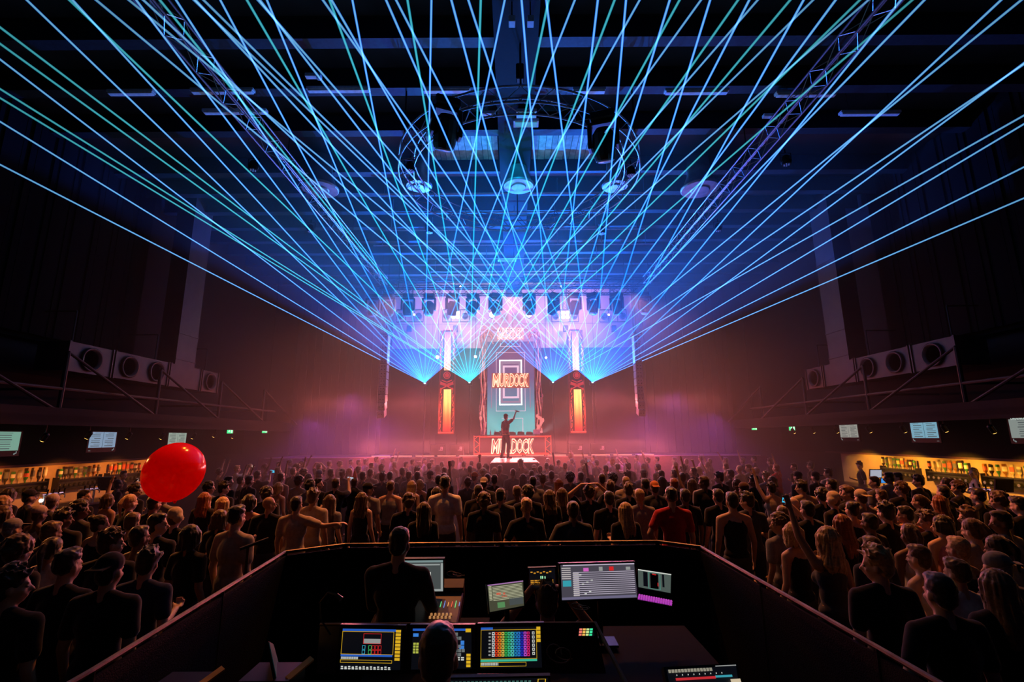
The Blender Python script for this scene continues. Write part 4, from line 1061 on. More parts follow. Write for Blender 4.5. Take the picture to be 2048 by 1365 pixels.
# bottle shelves with optics
ORD = ['first', 'second', 'third', 'fourth', 'fifth', 'sixth', 'seventh', 'eighth', 'ninth', 'tenth', 'eleventh', 'twelfth', 'thirteenth', 'fourteenth', 'fifteenth', 'sixteenth', 'seventeenth', 'eighteenth', 'nineteenth', 'twentieth'] + ['%dth' % k for k in range(21, 60)]
rk = ['left bar edge rack', 'middle left bar rack', 'left bar rack beside balloon', 'far right bar rack', 'middle right bar rack', 'right bar edge rack']
random.seed(21)
pl = ['nearest the left picture edge', 'in the middle of the left bar', 'left bar, beside the balloon', 'right bar, farthest from the camera', 'middle of the right bar', 'nearest the right picture edge']
for q, (s, pa, pb, pya, pyb) in enumerate(((-1, 0, 108, 962, 950), (-1, 128, 212, 952, 945), (-1, 228, 292, 943, 938), (1, 1752, 1822, 922, 928), (1, 1842, 1925, 928, 934), (1, 1950, 2046, 934, 944))):
    A = at_x(max(pa, 4), pya, s * 12.0); B = at_x(pb, pyb, s * 12.0)
    ya, yb = sorted((A.y, B.y)); z = 1.55
    t = thing('bottle_rack', 'wall rack with round optics and upturned bottles, ' + pl[q], 'shelf', (s * 12.2, (ya + yb) / 2, z), 0, 'bottle racks behind the bars')
    L = yb - ya; cnt = max(5, int(L / .15))
    b = NB(); box(b, (0, 0, 0), (.14, L, .03)); box(b, (0, 0, -.24), (.16, L, .025)); box(b, (s * .06, 0, -.12), (.02, L, .26)); obj('rack_rail', b, metal, t)
    for y in (-L / 2, L / 2): obj('rack_bracket', box(NB(), (0, y, -.10), (.2, .02, .34)), metal, t)
    for i in range(cnt):
        y = -L / 2 + L * (i + .5) / cnt
        b = NB(); lathe(b, [(.045, -.03), (.05, .0), (.05, .03), (.035, .04)], 12, (-s * .07, y, -.15), 'X'); op = obj('optic', b, metal, t)
        b = NB(); lathe(b, [(.036, -.004), (.036, .004)], 12, (-s * .105, y, -.15), 'X'); obj('optic_ring', b, steel, op)
    for i in range(cnt):
        y = (ya + yb) / 2 - L / 2 + L * (i + .5) / cnt
        g = random.choice(list(glassm)); r = random.uniform(.036, .046); h = random.uniform(.26, .34); li = random.randrange(4)
        w_ = thing('bottle', None, 'bottle', (s * 12.17, y, z + .016))
        b = NB(); lathe(b, [(.014, 0), (.015, .06), (r, .11), (r, h), (r * .9, h + .012)], 10); obj('glass', b, glassm[g], w_, smooth=False)
        b = NB(); lathe(b, [(r + .002, .14), (r + .002, h - .05)], 10); obj('label', b, labm[li], w_)
        ln = ['cream', 'red', 'gold', 'black'][li]
        w_['label'] = 'upturned %s bottle with %s label, %s from the near end, %s' % (g, ln, ORD[i], rk[q]); w_['group'] = 'bottles on the ' + rk[q]
# lamps hanging under the canopy edge
spotg = glow('spot_warm', (1.0, 0.55, 0.12), 6, False)
for k, (px, py, s) in enumerate(((90, 874, -1), (178, 870, -1), (258, 871, -1), (325, 872, -1), (388, 872, -1), (430, 869, -1), (468, 872, -1),
                 (1586, 862, 1), (1625, 861, 1), (1672, 860, 1), (1737, 859, 1), (1806, 858, 1), (1888, 856, 1), (1983, 858, 1))):
    P = at_x(px, py, s * 10.25)
    side = 'left' if s < 0 else 'right'; kk = k if s < 0 else k - 7
    t = thing('bar_spotlight', 'small black spotlight under the %s bar canopy, %s from the picture\'s left edge' % (side, ORD[kk]), 'spotlight', P, 0, 'spotlights over the bars')
    b = NB(); lathe(b, [(.045, -.10), (.055, -.08), (.055, .06), (.03, .09)], 12); h = obj('can', b, metal, t); h.rotation_euler = (0, R(s * -28), 0)
    b = NB(); lathe(b, [(.04, -.104), (.03, -.108)], 12); l = obj('lens', b, spotg, h)
    b = NB(); tube(b, (0, 0, .05), (0, 0, 3.0 - P.z), .012, n=6); obj('stem', b, metal, t)
for s in (-1, 1):
    for y in (4.2, 6, 7.8, 9.6, 11.4, 13.2, 15, 16.8):
        lamp('bar_wall_fill', 'SPOT', (s * 11.3, y, 1.93), 125 if s > 0 else 58, (1.0, .42, .035) if s > 0 else (1.0, .29, .04), .06, (s * 12.1, y, 1.1), 130, .4)  # added fill lamps brightening the bar wall and bottles
# things on the counters
def on_bar(px, py, s, X=10.55): return at_x(px, py, s * X)
def taps(y, s, lab):
    t = thing('beer_tap_tower', lab, 'beer tap', (s * 10.55, y, 1.112), 0, 'beer tap towers')
    b = NB(); tube(b, (0, -.18, 0), (0, -.18, .28), .025); tube(b, (0, .18, 0), (0, .18, .28), .025); tube(b, (0, -.26, .28), (0, .26, .28), .035); obj('column', b, steel, t)
    for i in range(4):
        yy = -.21 + i * .14
        b = NB(); tube(b, (-s * .03, yy, .28), (-s * .11, yy, .25), .014); tube(b, (-s * .11, yy, .25), (-s * .11, yy, .18), .012); f = obj('spout', b, steel, t)
        b = NB(); tube(b, (-s * .08, yy, .29), (-s * .09, yy, .40), .012, .018); obj('tap_handle', b, metal, f)
taps(on_bar(104, 990, -1).y, -1, 'chrome beer taps on the left bar, near the flat-capped man')
taps(on_bar(1960, 968, 1).y, 1, 'chrome beer taps on the right bar before the blond bartender')
taps(on_bar(175, 990, -1).y, -1, 'chrome beer taps on the left bar, farther from the camera')
def till(px, py, s, lab, m_, X=11.0, sz=.36):
    P = at_x(px, py, s * X)
    t = thing('till_screen', lab, 'till', (P.x, P.y, P.z), R(180), 'tills')
    b = NB(); box(b, (0, 0, 0), (sz, .03, sz * .7), Euler((R(-12), 0, 0))); obj('casing', b, metal, t)
    b = NB(); box(b, (0, .018, 0), (sz * .9, .006, sz * .6), Euler((R(-12), 0, 0))); obj('display', b, m_, t)
    b = NB(); tube(b, (0, -.02, -.1), (0, -.02, 1.11 - P.z), .025); box(b, (0, -.02, 1.12 - P.z), (.2, .2, .02)); obj('stand', b, metal, t)
till(1751, 948, 1, 'till with lit white screen on the right bar, near the dark-haired bartender', glow('till_white', (.55, .6, .72), .7, False), 10.6)
till(1768, 962, 1, 'small till display glowing blue at the right bar', glow('till_blue', (.05, .35, .9), .9, False), 10.55, .2)
till(215, 968, -1, 'dark till screen on the left bar, left of the balloon', blk, 10.6, .5)
till(2008, 972, 1, 'dark till on the right bar, near the right picture edge', blk, 10.6, .4)
# exit signs
for (px, py, Y, lab) in ((461, 862, 18.6, 'green exit sign on the left, left one of two'), (530, 862, 22.0, 'green exit sign on the left, nearer the stage'), (1508, 856, 22.0, 'green exit sign on the right, nearer the stage'), (1583, 856, 18.6, 'green exit sign on the right, right one of two')):
    P = at_y(px, py, Y); t = thing('exit_sign', lab, 'exit sign', P, 0, 'green exit signs')
    b = NB(); box(b, (0, 0, 0), (.24, .05, .22)); bevel(b, .008); obj('casing', b, offwhite, t)
    b = NB(); box(b, (0, -.028, 0), (.22, .006, .20)); obj('green_face', b, glow('exit_green', (.03, .75, .22), 1.6, False), t)
    b = NB(); ell(b, (-.01, -.035, .07), (.018, .006, .018), u=8, v=6); tube(b, (-.01, -.035, .045), (-.03, -.035, -.015), .014, n=5)
    tube(b, (-.03, -.035, -.015), (.01, -.035, -.05), .010, n=5); tube(b, (-.03, -.035, -.015), (-.065, -.035, -.05), .010, n=5); tube(b, (-.012, -.035, .035), (.035, -.035, .02), .008, n=5)
    box(b, (.07, -.034, -.01), (.05, .004, .14)); obj('running_figure', b, glow('exit_white', (.8, 1, .85), 1.2, False), t)
    b = NB(); tube(b, (0, 0, .1), (0, 0, 3.2 - P.z if Y < 20 else ZC - P.z), .01, n=6); obj('rod', b, metal, t)
# ------------------------------------------------------------------ mixing position (front of house)
PZ = 0.3
struct('trim_%d' % n, bx(-1.93, 1.88, -3.5, 5.05, 0, PZ), mat('riser', (.012, .011, .012), .8)); n += 1
RZ = 1.5
pts = [Vector(p) for p in ((-1.95, -1, RZ), (-2.05, 2.6, RZ), (-2.26, 5.1, RZ), (-1.78, 5.43, RZ), (1.54, 5.49, RZ), (1.90, 5.21, RZ), (1.92, 2.8, RZ), (1.92, -1, RZ))]
t = thing('foh_railing', 'black mesh barrier with worn metal top rail around the mixing desk', 'railing', (0, 0, 0))
railm = mat('worn_rail', (.09, .065, .05), .42, .7, var=.5, scale=9)
barm = mat('barrier_panel', (.006, .0055, .006), .8, bump=.5, scale=120, spec=.1)
for a, c in zip(pts, pts[1:]):
    b = NB(); tube(b, a, c, .016, n=8); obj('top_rail', b, railm, t)
    d = (c - a).normalized(); q = Vector((0, 0, 1))
    b = NB(); slab(b, [a - q * .03, c - q * .03, c - q * (RZ - .02), a - q * (RZ - .02)], .02); obj('panel', b, barm, t)
    L = (c - a).length; k = max(1, int(L / 1.2))
    for i in range(k + 1):
        p = a + d * L * i / k; b = NB(); tube(b, (p.x, p.y, .01), (p.x, p.y, RZ), .025, n=8); obj('post', b, metal, t)
P = at_d(505, 1090, 4.6)
t = thing('handrail_stub', 'short metal handrail with post standing among people left of the mixing desk', 'railing', (P.x, P.y, 0))
b = NB(); tube(b, (-.09, -.05, P.z - .03), (.09, .12, P.z + .03), .016); obj('rail', b, railm, t)
b = NB(); tube(b, (-.04, 0, 0), (-.04, 0, P.z - .01), .014); obj('post', b, railm, t)
# screens from their four corners and distance
def screen(name, label, cat, cor, dep, m_, th=.03, bez=.012, group=None, stand=None, casing=None):
    q = [at_d(x, y, d) for (x, y), d in zip(cor, dep)]         # TL, TR, BR, BL
    c = sum(q, Vector()) / 4
    t = thing(name, label, cat, c, 0, group)
    q = [p - c for p in q]; X = (q[1] - q[0]).normalized(); Z = (q[0] - q[3]).normalized(); N = X.cross(Z).normalized()
    if N.dot(C0 - c) < 0: N = -N
    big = [q[0] - X * bez + Z * bez, q[3] - X * bez - Z * bez, q[2] + X * bez - Z * bez, q[1] + X * bez + Z * bez]
    b = NB(); slab(b, [p - N * .002 for p in big], th); bmesh.ops.recalc_face_normals(b, faces=b.faces); obj('casing', b, casing or metal, t)
    b = NB(); f = slab(b, [q[0] + N * .001, q[3] + N * .001, q[2] + N * .001, q[1] + N * .001], .002); bmesh.ops.recalc_face_normals(b, faces=b.faces); obj('display', b, m_, t)
    W_, H_ = (q[1] - q[0]).length, (q[0] - q[3]).length
    def put(nm, rects, m2):             # flat picture elements, u right 0..1, v down 0..1
        b = NB()
        for (u0, v0, u1, v1) in rects:
            pp = [q[0] + X * W_ * u - Z * H_ * v + N * .003 for u, v in ((u0, v0), (u0, v1), (u1, v1), (u1, v0))]
            slab(b, pp, .0015)
        bmesh.ops.recalc_face_normals(b, faces=b.faces); return obj(nm, b, m2, t)
    if stand is not None:
        b = NB(); m = (q[2] + q[3]) / 2 - N * th * .6
        tube(b, m, (m.x, m.y, stand - c.z), .018); box(b, (m.x, m.y, stand - c.z + .01), (.22, .16, .015)); obj('stand', b, metal, t)
    t['_wh'] = 0; del t['_wh']
    return t, put
G = lambda nm, c, e=.8: glow('ui_' + nm, c, e, False)
def border(u0, v0, u1, v1, w=.006): return [(u0, v0, u1, v0 + w * 1.5), (u0, v1 - w * 1.5, u1, v1), (u0, v0, u0 + w, v1), (u1 - w, v0, u1, v1)]
uid = glow('ui_black', (.01, .012, .02), .25, False)
yel, blu, wht = G('yellow', (.85, .50, .02)), G('blue', (.02, .12, .60)), G('white', (.75, .78, .72))
# lighting console with three screens
k1 = [((686, 1258), (804, 1260), (800, 1341), (679, 1341)), ((826, 1258), (943, 1258), (943, 1338), (822, 1340)), ((962, 1256), (1081, 1254), (1084, 1336), (961, 1338))]
rnd = random.Random(4)
for i, cor in enumerate(k1):
    t, put = screen('console_screen', ['left console screen with blue bars, yellow frames and small red boxes', 'middle console screen, mostly hidden behind the seated person\'s head', 'right console screen showing a rainbow grid of colour swatches'][i], 'screen', cor, (2.75, 2.75, 2.68, 2.68), uid, .04, .02, 'console screens')
    if i == 0:
        put('title_bar', [(.0, .0, .90, .055), (.0, .62, .86, .67)], blu)
        put('frame_lines', border(.0, .06, .87, .62) + border(0, .75, .86, .82), yel)
        put('side_keys', [(.90, .01 + .085 * k, .985, .075 + .085 * k) for k in range(9)], yel)
        put('view_frame', border(.36, .11, .66, .36), G('red', (.8, .02, .02)))
        put('view_picture', [(.37, .24, .65, .35)], G('grey', (.35, .36, .35)))
        put('red_boxes', [b_ for k in range(3) for r_ in range(2) for b_ in border(.51 + .055 * k, .40 + .11 * r_, .56 + .055 * k, .50 + .11 * r_)], G('red', (.8, .02, .02)))
        put('green_boxes', [b_ for r_ in range(2) for b_ in border(.455, .40 + .11 * r_, .505, .50 + .11 * r_)], G('green', (.05, .6, .15)))
        put('cyan_boxes', [b_ for r_ in range(2) for b_ in border(.35, .40 + .11 * r_, .40, .50 + .11 * r_)], G('cyan', (.05, .5, .7)))
        put('text_rows', [(.01 + .018 * k, .68, .02 + .018 * k, .735) for k in range(16)] + [(.02 + .06 * k, .90 + .012 * (k % 2), .055 + .06 * k, .93 + .012 * (k % 2)) for k in range(14)] + [(.02 + .06 * k, .95, .06 + .06 * k, .975) for k in range(14)], wht)
    if i == 1:
        put('title_bar', [(.0, .0, .90, .055)], blu); put('side_keys', [(.92, .62 + .085 * k, .99, .685 + .085 * k) for k in range(4)] + [(.90, 0, .99, .09)], yel)
        put('grid_grey', [(.60 + .06 * (k % 5), .10 + .1 * (k // 5), .65 + .06 * (k % 5), .18 + .1 * (k // 5)) for k in range(30) if rnd.random() > .3], G('grey2', (.16, .18, .18)))
        put('grid_yellow', [(.02 + .05 * (k % 3), .35 + .07 * (k // 3), .06 + .05 * (k % 3), .40 + .07 * (k // 3)) for k in range(12)], G('olive', (.5, .55, .08)))
        put('text_rows', [(.62 + .07 * (k % 4), .70 + .05 * (k // 4), .67 + .07 * (k % 4), .73 + .05 * (k // 4)) for k in range(8)], wht)
        put('blue_boxes', [(.01, .12, .10, .2), (.82, .30, .88, .40), (.80, .42, .88, .5)], G('blue2', (.05, .25, .8)))
    if i == 2:
        put('title_bar', [(.0, .0, .20, .055)], blu); put('frame_lines', border(.0, .06, .93, .78) + border(0, .86, .75, .96), yel)
        put('green_bar', [(.0, .79, .93, .84)], G('mint', (.05, .55, .35)))
        put('side_keys', [(.93, .0 + .1 * k, .995, .08 + .1 * k) for k in range(4)], yel)
        cols = [(.8, .8, .8), (.85, .06, .02), (.9, .25, .02), (.85, .65, .1), (.05, .55, .1), (.05, .6, .3), (.1, .65, .6), (.02, .3, .65), (.03, .25, .8), (.02, .03, .6), (.65, .1, .8), (.8, .02, .2)]
        for k, c in enumerate(cols):
            u = .185 + k * .053
            put('swatch_column', [b_ for r_ in range(7) for b_ in border(u, .12 + r_ * .088, u + .045, .19 + r_ * .088, .012)], G('sw%d' % k, c))
        put('number_column', [(.13, .13 + r_ * .088, .165, .17 + r_ * .088) for r_ in range(7)], G('grey', (.35, .36, .35)))
        put('macro_column', [b_ for r_ in range(6) for b_ in border(.855, .12 + r_ * .1, .895, .19 + r_ * .1, .01)], wht)
        put('text_rows', [(.01 + .018 * k, .86, .02 + .018 * k, .93) for k in range(16)], wht)
c0, c1, c2, c3 = at_d(640, 1248, 2.80), at_d(1192, 1244, 2.85), at_d(1250, 1365, 2.35), at_d(640, 1365, 2.35)
t = thing('lighting_console', 'large black lighting console with metal edges holding the three screens', 'lighting console', (0, 0, 0))
zc_ = min(c0.z, c1.z)
q_ = [at_d(640, 1250, 2.86), at_d(632, 1348, 2.75), at_d(1212, 1348, 2.75), at_d(1190, 1247, 2.86)]
b = NB(); slab(b, q_, .05); bmesh.ops.recalc_face_normals(b, faces=b.faces); obj('screen_bank', b, metal, t)
b = NB(); tube(b, q_[0], q_[3], .009); obj('rear_edge', b, railm, t)
b = NB(); tube(b, q_[3], at_d(1256, 1375, 2.45), .012); obj('side_edge', b, railm, t)
b = NB(); bx(c0.x, c1.x, 2.05, 2.93, 1.10, 1.20, b); bevel(b, .01); obj('desk_body', b, metal, t)
b = NB()
for x in (c0.x + .1, c1.x - .1):
    for y in (2.1, 2.9): tube(b, (x, y, PZ), (x, y, 1.12), .025)
obj('desk_legs', b, metal, t)
for k in range(10):
    b = NB(); x = c0.x + .12 + k * .12; box(b, (x, 2.45, 1.205), (.006, .14, .006)); box(b, (x, 2.42 + .03 * (k % 3), 1.215), (.018, .03, .02)); obj('fader', b, steel, t)
tl, put = screen('console_strip_screen', 'thin lit strip of the lowest console screen at the bottom of the picture', 'screen', ((892, 1361), (1096, 1357), (1098, 1380), (890, 1384)), (2.3,) * 4, uid, .02, .01)
put('yellow_box', border(.9, .05, .98, .6, .008), yel); put('text_rows', [(.05 + .04 * k, .15, .075 + .04 * k, .35) for k in range(20)], G('dimgreen', (.1, .3, .25), .4))
t, put = screen('pad_controller', 'small pad controller with green, orange and red lit keys on the console', 'controller', ((1158, 1257), (1187, 1257), (1189, 1273), (1156, 1273)), (2.78, 2.78, 2.76, 2.76), uid, .03, .008)
for k, (c, nm) in enumerate((((.9, .2, .15), 'red'), ((.9, .5, .1), 'amber'), ((.6, .8, .3), 'lime'), ((.05, .8, .35), 'green'))):
    for r_ in range(3): put('lit_key', [(.04 + .24 * k, .05 + .33 * r_, .23 + .24 * k, .30 + .33 * r_)], G('pad_' + nm, c, 1.0 if r_ < 2 else .3))
# monitors beyond the console
t, put = screen('monitor', 'upright monitor beside the standing operator, grey window with white emblem card', 'monitor', ((800, 1122), (886, 1121), (884, 1180), (800, 1184)), (3.75,) * 4, G('mgrey', (.12, .14, .14), .5), .03, .012, None, 1.25)
put('toolbar', [(0, 0, 1, .06)], G('mtop', (.30, .42, .42), .6)); put('window', [(.25, .12, .93, .16)], G('mwin', (.5, .55, .53), .6)); put('edge', [(.95, .1, 1, 1), (0, .93, 1, 1)], G('mwin', (.5, .55, .53), .6))
put('emblem_card', [(.50, .38, .72, .72)], wht); put('emblem', [(.56, .44, .66, .52), (.55, .60, .57, .66), (.60, .60, .68, .66)], blk)
t, put = screen('monitor', 'widest monitor, timeline of many pale horizontal tracks', 'monitor', ((1121, 1131), (1268, 1127), (1275, 1196), (1124, 1201)), (3.5, 3.6, 3.55, 3.45), G('tl_bg', (.10, .09, .12), .6), .03, .012, None, 1.15)
put('track_lines', [(.16, .22 + .058 * k, .99, .235 + .058 * k) for k in range(12)] + [(.03, .0, 1, .03)], G('tl_line', (.62, .55, .68), .8)); put('task_bar', [(.0, .93, 1, 1)], G('tl_bar', (.20, .18, .30), .7))
put('track_names', [(.155, .235 + .058 * k, .235, .262 + .058 * k) for k in range(12)], G('tl_name', (.55, .5, .5), .8)); put('bin_cyan', [(.02, .45, .13, .62)], G('tl_cyan', (.05, .45, .55), .7))
put('preview_magenta', [(.30, .10, .37, .20)], G('tl_mag', (.75, .15, .6), .8)); put('preview_red', [(.65, .08, .71, .20)], G('red', (.8, .02, .02))); put('preview_white', [(.51, .08, .56, .2), (.88, .1, .94, .19)], G('grey', (.35, .36, .35)))
put('bins', [(.01, .08 + .06 * k, .13, .11 + .06 * k) for k in range(6)], G('tl_name', (.55, .5, .5), .8)); put('clips', [(.24 + .03 * k, .28 + .055 * (k * 5 % 11), .27 + .03 * k, .31 + .055 * (k * 5 % 11)) for k in range(6)], wht)
t, put = screen('monitor', 'small tilted laptop display, pale green rows with red blocks, left of the seated operator', 'laptop', ((975, 1171), (1046, 1162), (1048, 1212), (980, 1225)), (3.3, 3.35, 3.3, 3.2), G('lp_bg', (.10, .10, .06), .6), .02, .008, None, 1.15)
put('rows', [(.12, .10 + .055 * k, .95, .125 + .055 * k) for k in range(10)], G('lp_row', (.52, .52, .34), .8)); put('names', [(.02, .06 + .055 * k, .10, .095 + .055 * k) for k in range(10)], G('lp_row', (.52, .52, .34), .8)); put('head_bar', [(0, 0, 1, .04)], G('lp_head', (.45, .2, .5), .8))
put('red_blocks', [(.22, .34, .34, .42), (.40, .36, .46, .44), (.36, .48, .5, .52)], G('lp_red', (.7, .08, .04), .8)); put('green_block', [(.22, .70, .42, .90)], G('lp_green', (.15, .4, .15), .6)); put('preview', [(.55, .60, .93, .86)], G('mgrey', (.12, .14, .14), .5))
t, put = screen('monitor', 'small dark display with orange readout squares and green digits', 'monitor', ((1058, 1139), (1110, 1137), (1111, 1180), (1060, 1182)), (3.6,) * 4, uid, .02, .008, None, 1.2)
put('orange_cells', [(.04 + .15 * (k % 6), .52 + .09 * (k // 6), .16 + .15 * (k % 6), .57 + .09 * (k // 6)) for k in range(30)] + [(.05 + .12 * k, .12 + .05 * (k % 2), .13 + .12 * k, .17 + .05 * (k % 2)) for k in range(7)], G('am_cell', (.85, .36, .03), .7)); put('digits', [(.42, .34, .46, .46), (.48, .34, .53, .46), (.58, .36, .62, .46)], G('am_dig', (.4, .9, .5), .9))
t, put = screen('laptop', 'open laptop at the right with dark picture window and glowing purple keyboard', 'laptop', ((1276, 1139), (1342, 1149), (1341, 1187), (1277, 1175)), (3.6, 3.6, 3.55, 3.55), G('rl_bg', (.12, .16, .14), .6), .015, .008)
put('windows', [(.36, .12, .60, .95)], blk); put('red_mark', [(.42, .12, .54, .2), (.57, .6, .60, .8)], G('red', (.8, .02, .02))); put('window_edges', border(.30, .1, .66, .98, .012), G('rl_green', (.1, .45, .35), .6)); put('side_dark', [(.72, .1, .78, .8), (.15, .1, .28, .9)], uid); put('top_bar', [(0, 0, 1, .06)], wht)
q = [at_d(1277, 1190, 3.55), at_d(1345, 1203, 3.55), at_d(1344, 1213, 3.30), at_d(1275, 1200, 3.30)]
b = NB(); slab(b, [p - t.location for p in (q[0], q[3], q[2], q[1])], .018); bmesh.ops.recalc_face_normals(b, faces=b.faces); obj('keyboard_base', b, metal, t)
b = NB()
for i in range(14):
    for j in range(5):
        u, v = (i + .5) / 14, (j + .5) / 5
        p = (q[0] * (1 - u) + q[1] * u) * (1 - v) + (q[3] * (1 - u) + q[2] * u) * v
        box(b, p - t.location + Vector((0, 0, .004)), (.011, .014, .006))
o = obj('keys', b, G('keys', (.55, .05, .60), .7), t); o['kind'] = 'stuff'
t, put = screen('sound_desk_screen', 'long angled desk screen with red and cyan strips at the bottom right', 'screen', ((1333, 1340), (1472, 1333), (1482, 1400), (1345, 1400)), (2.25, 2.3, 2.2, 2.15), uid, .03, .012, None)
put('thumb_row', [(.02 + .045 * k, .02, .055 + .045 * k, .13) for k in range(14)], G('sd_a', (.45, .42, .32), .6)); put('edge_light', [(.70, -.04, 1.0, -.01)], G('grey', (.35, .36, .35)))
put('red_strip', [(.10, .32, .66, .40), (.10, .62, .66, .70)], G('sd_red', (.65, .03, .04), .8)); put('cyan_strip', [(.66, .30, .90, .37), (.66, .60, .90, .66)], G('sd_cyan', (.05, .4, .5), .8)); put('cream_panel', [(.86, .45, 1.0, .95)], G('sd_cream', (.75, .62, .42), .8)); put('ticks', [(.12 + .08 * k, .2, .13 + .08 * k, .24) for k in range(9)], wht)
t, put = screen('tablet', 'dark tablet on a stand seen nearly edge-on at the bottom left', 'tablet', ((538, 1285), (547, 1290), (559, 1335), (553, 1358)), (2.35, 2.6, 2.6, 2.35), G('tab', (.005, .03, .035), .4), .012, .006, None, None)
# sound desk with meters beside the standing operator
P = at_d(878, 1222, 3.6)
t = thing('sound_desk', 'sound desk with coloured meters and knobs right of the standing operator', 'sound desk', (P.x, P.y, P.z - .03))
b = NB(); box(b, (-.15, 0, 0), (.62, .55, .10), Euler((R(12), 0, 0))); bevel(b, .01); obj('body', b, mat('desk_brown', (.08, .035, .02), .5), t)
b = NB(); box(b, (-.05, .27, .09), (.42, .10, .14), Euler((R(25), 0, 0))); obj('meter_bridge', b, mat('desk_brown', (.08, .035, .02), .5), t)
for k in range(7):
    b = NB(); box(b, (-.02 + k * .028, .03, .064), (.005, .05 + .02 * (k % 3), .004), Euler((R(12), 0, 0))); obj('meter', b, [G('me_red', (.9, .1, .05)), G('me_green', (.1, .9, .3)), G('me_blue', (.15, .3, .8)), G('me_amber', (.9, .4, .1))][k % 4], t)
for k in range(12):
    b = NB(); lathe(b, [(.009, 0), (.008, .015)], 8, (-.04 + .028 * (k % 6), -.10 - .06 * (k // 6), .03)); obj('knob', b, G('kn', (.8, .35, .12), .5), t)
b = NB()
for x in (-.4, .12): tube(b, (x, 0, -.03), (x, 0, PZ - P.z + .04), .025)
obj('legs', b, metal, t)
# work tables, cases, keyboard
wood = mat('table_wood', (.35, .18, .09), .5)
for (x0, x1, y0, y1, lab) in ((-.95, -.2, 3.2, 4.4, 'left work table under the sound desk'), (-.15, 1.35, 3.25, 4.2, 'wide work table under the monitors')):
    t = thing('work_table', lab, 'table', (0, 0, 0), 0, 'mixing position tables')
    obj('tabletop', bx(x0, x1, y0, y1, 1.10, 1.13), mat('table_dark', (.006, .004, .004), .9, spec=.15), t)
    for x in (x0 + .05, x1 - .05):
        for y in (y0 + .05, y1 - .05): obj('leg', tube(NB(), (x, y, PZ), (x, y, 1.10), .02), metal, t)
t = thing('keyboard', 'black keyboard with faint red lit keys before the small laptop', 'keyboard', (at_d(1012, 1233, 3.15).x, 3.33, 1.135))
b = NB(); box(b, (0, 0, .012), (.36, .13, .02)); obj('base', b, metal, t)
b = NB()
for i in range(13):
    for j in range(4): box(b, (-.16 + i * .027, -.045 + j * .03, .026), (.016, .018, .006))
o = obj('keys', b, G('redkeys', (.5, .02, .02), .35), t); o['kind'] = 'stuff'
for (cor, d, lab) in (((600, 1338), 2.4, 'open flight case edge with painted orange light at the bottom left'), ((418, 1358), 2.4, 'flight case corner at the bottom left edge of the mixing position')):
    P = at_d(cor[0], cor[1], d)
    t = thing('flight_case', lab, 'case', (P.x, P.y, P.z), 0, 'flight cases')
    b = NB(); box(b, (-.14, .02, -.12), (.24, .2, .2)); obj('shell', b, metal, t)
    b = NB(); box(b, (0, 0, 0), (.03, .14, .012), Euler((R(20), R(20), R(-25)))); obj('edge_trim', b, mat('lit_case_edge', (.8, .35, .1), .4, .3), t)  # orange light on the edge put into the trim colour
    b = NB(); tube(b, (-.14, 0, -.2), (-.14, 0, PZ - P.z), .03); obj('leg', b, metal, t)
lamp('desk_lamp_light', 'POINT', (-1.55, 2.35, 1.75), .8, (1, .4, .1), .05)
t = thing('desk_lamp', 'small gooseneck lamp curving over the left end of the console', 'lamp', (-1.0, 2.9, 1.55))
b = NB(); path(b, [(0, 0, 0), (-.06, 0, .08), (-.07, 0, .16), (-.02, -.02, .22), (.03, -.03, .21)], .005); obj('gooseneck', b, metal, t)
b = NB(); tube(b, (.03, -.03, .21), (.06, -.04, .19), .010, .014); obj('shade', b, metal, t)
for k, (px, py, lab) in enumerate(((1105, 1310, 'thin cable looping on the right of the console'), (1150, 1215, 'tangled cables on the table under the big monitor'), (900, 1150, 'cable hanging beside the upright monitor'))):
    b = NB(); P = at_d(px, py, [2.6, 3.4, 3.7][k]); pts_ = []
    for i in range(22):
        a = i * .55; pts_.append(P + Vector((.05 * math.cos(a) + .004 * i, .03 * math.sin(a * .7), .04 * math.sin(a) * (1 if k == 0 else .4))))
    path(b, pts_, .004, 6); o = obj('cable', b, mat('cable', (.12, .06, .04), .5)); tag(o, lab, 'cable')
# ---- operators
def at_person(P, loc, rz, s, label, hk, hc, tc, sk, trm, group='crew at the mixing position', shoes=True):
    return place(P, loc, rz, s, label, group, hk, hc, tc, sk, trm, True, shoes)
p = make_person('desk', 'desk', 0, 12, False, 'stand', 'jumper', .010, 1.02)
H = at_d(797, 1084, 3.55); s_ = (H.z - PZ) / 1.66
at_person(p, (H.x, H.y, PZ), R(-6), s_, 'person in black jumper standing with back to camera beside the upright monitor', 'crop', 'black', TM['black'], SKIN[1], TRM[1])
def stool(x, y, top, lab):
    t = thing('stool', lab, 'stool', (x, y, PZ), 0, 'crew stools')
    b = NB(); lathe(b, [(.17, top - PZ - .05), (.18, top - PZ - .02), (.17, top - PZ)], 16); obj('seat', b, metal, t)
    b = NB(); tube(b, (0, 0, .02), (0, 0, top - PZ - .05), .025); lathe(b, [(.2, 0), (.19, .02)], 16); obj('pedestal', b, metal, t)
p = make_person('head', 'head', 0, 10, False, 'sit', 'tee', .010)
H = at_d(1094, 1200, 3.5); base = H.z - 1.66
at_person(p, (H.x, H.y, base), 0, 1.0, 'person seated with both hands clasped on the head, facing the monitors', 'mop', 'brown', TM['black'], SKIN[1], TRM[1])
stool(H.x, H.y, base + .80, 'black stool under the operator with hands on head')
p = make_person('desk', 'desk', 0, 6, False, 'sit', 'tee', .010)
H = at_d(876, 1306, 1.98); base = H.z - 1.66
at_person(p, (H.x, H.y, base), 0, 1.0, 'person seated closest to the camera, short-haired head hiding the middle console screen', 'crop', 'brown', TM['black'], SKIN[1], TRM[1])
stool(H.x, H.y, base + .80, 'black stool under the person nearest the camera')
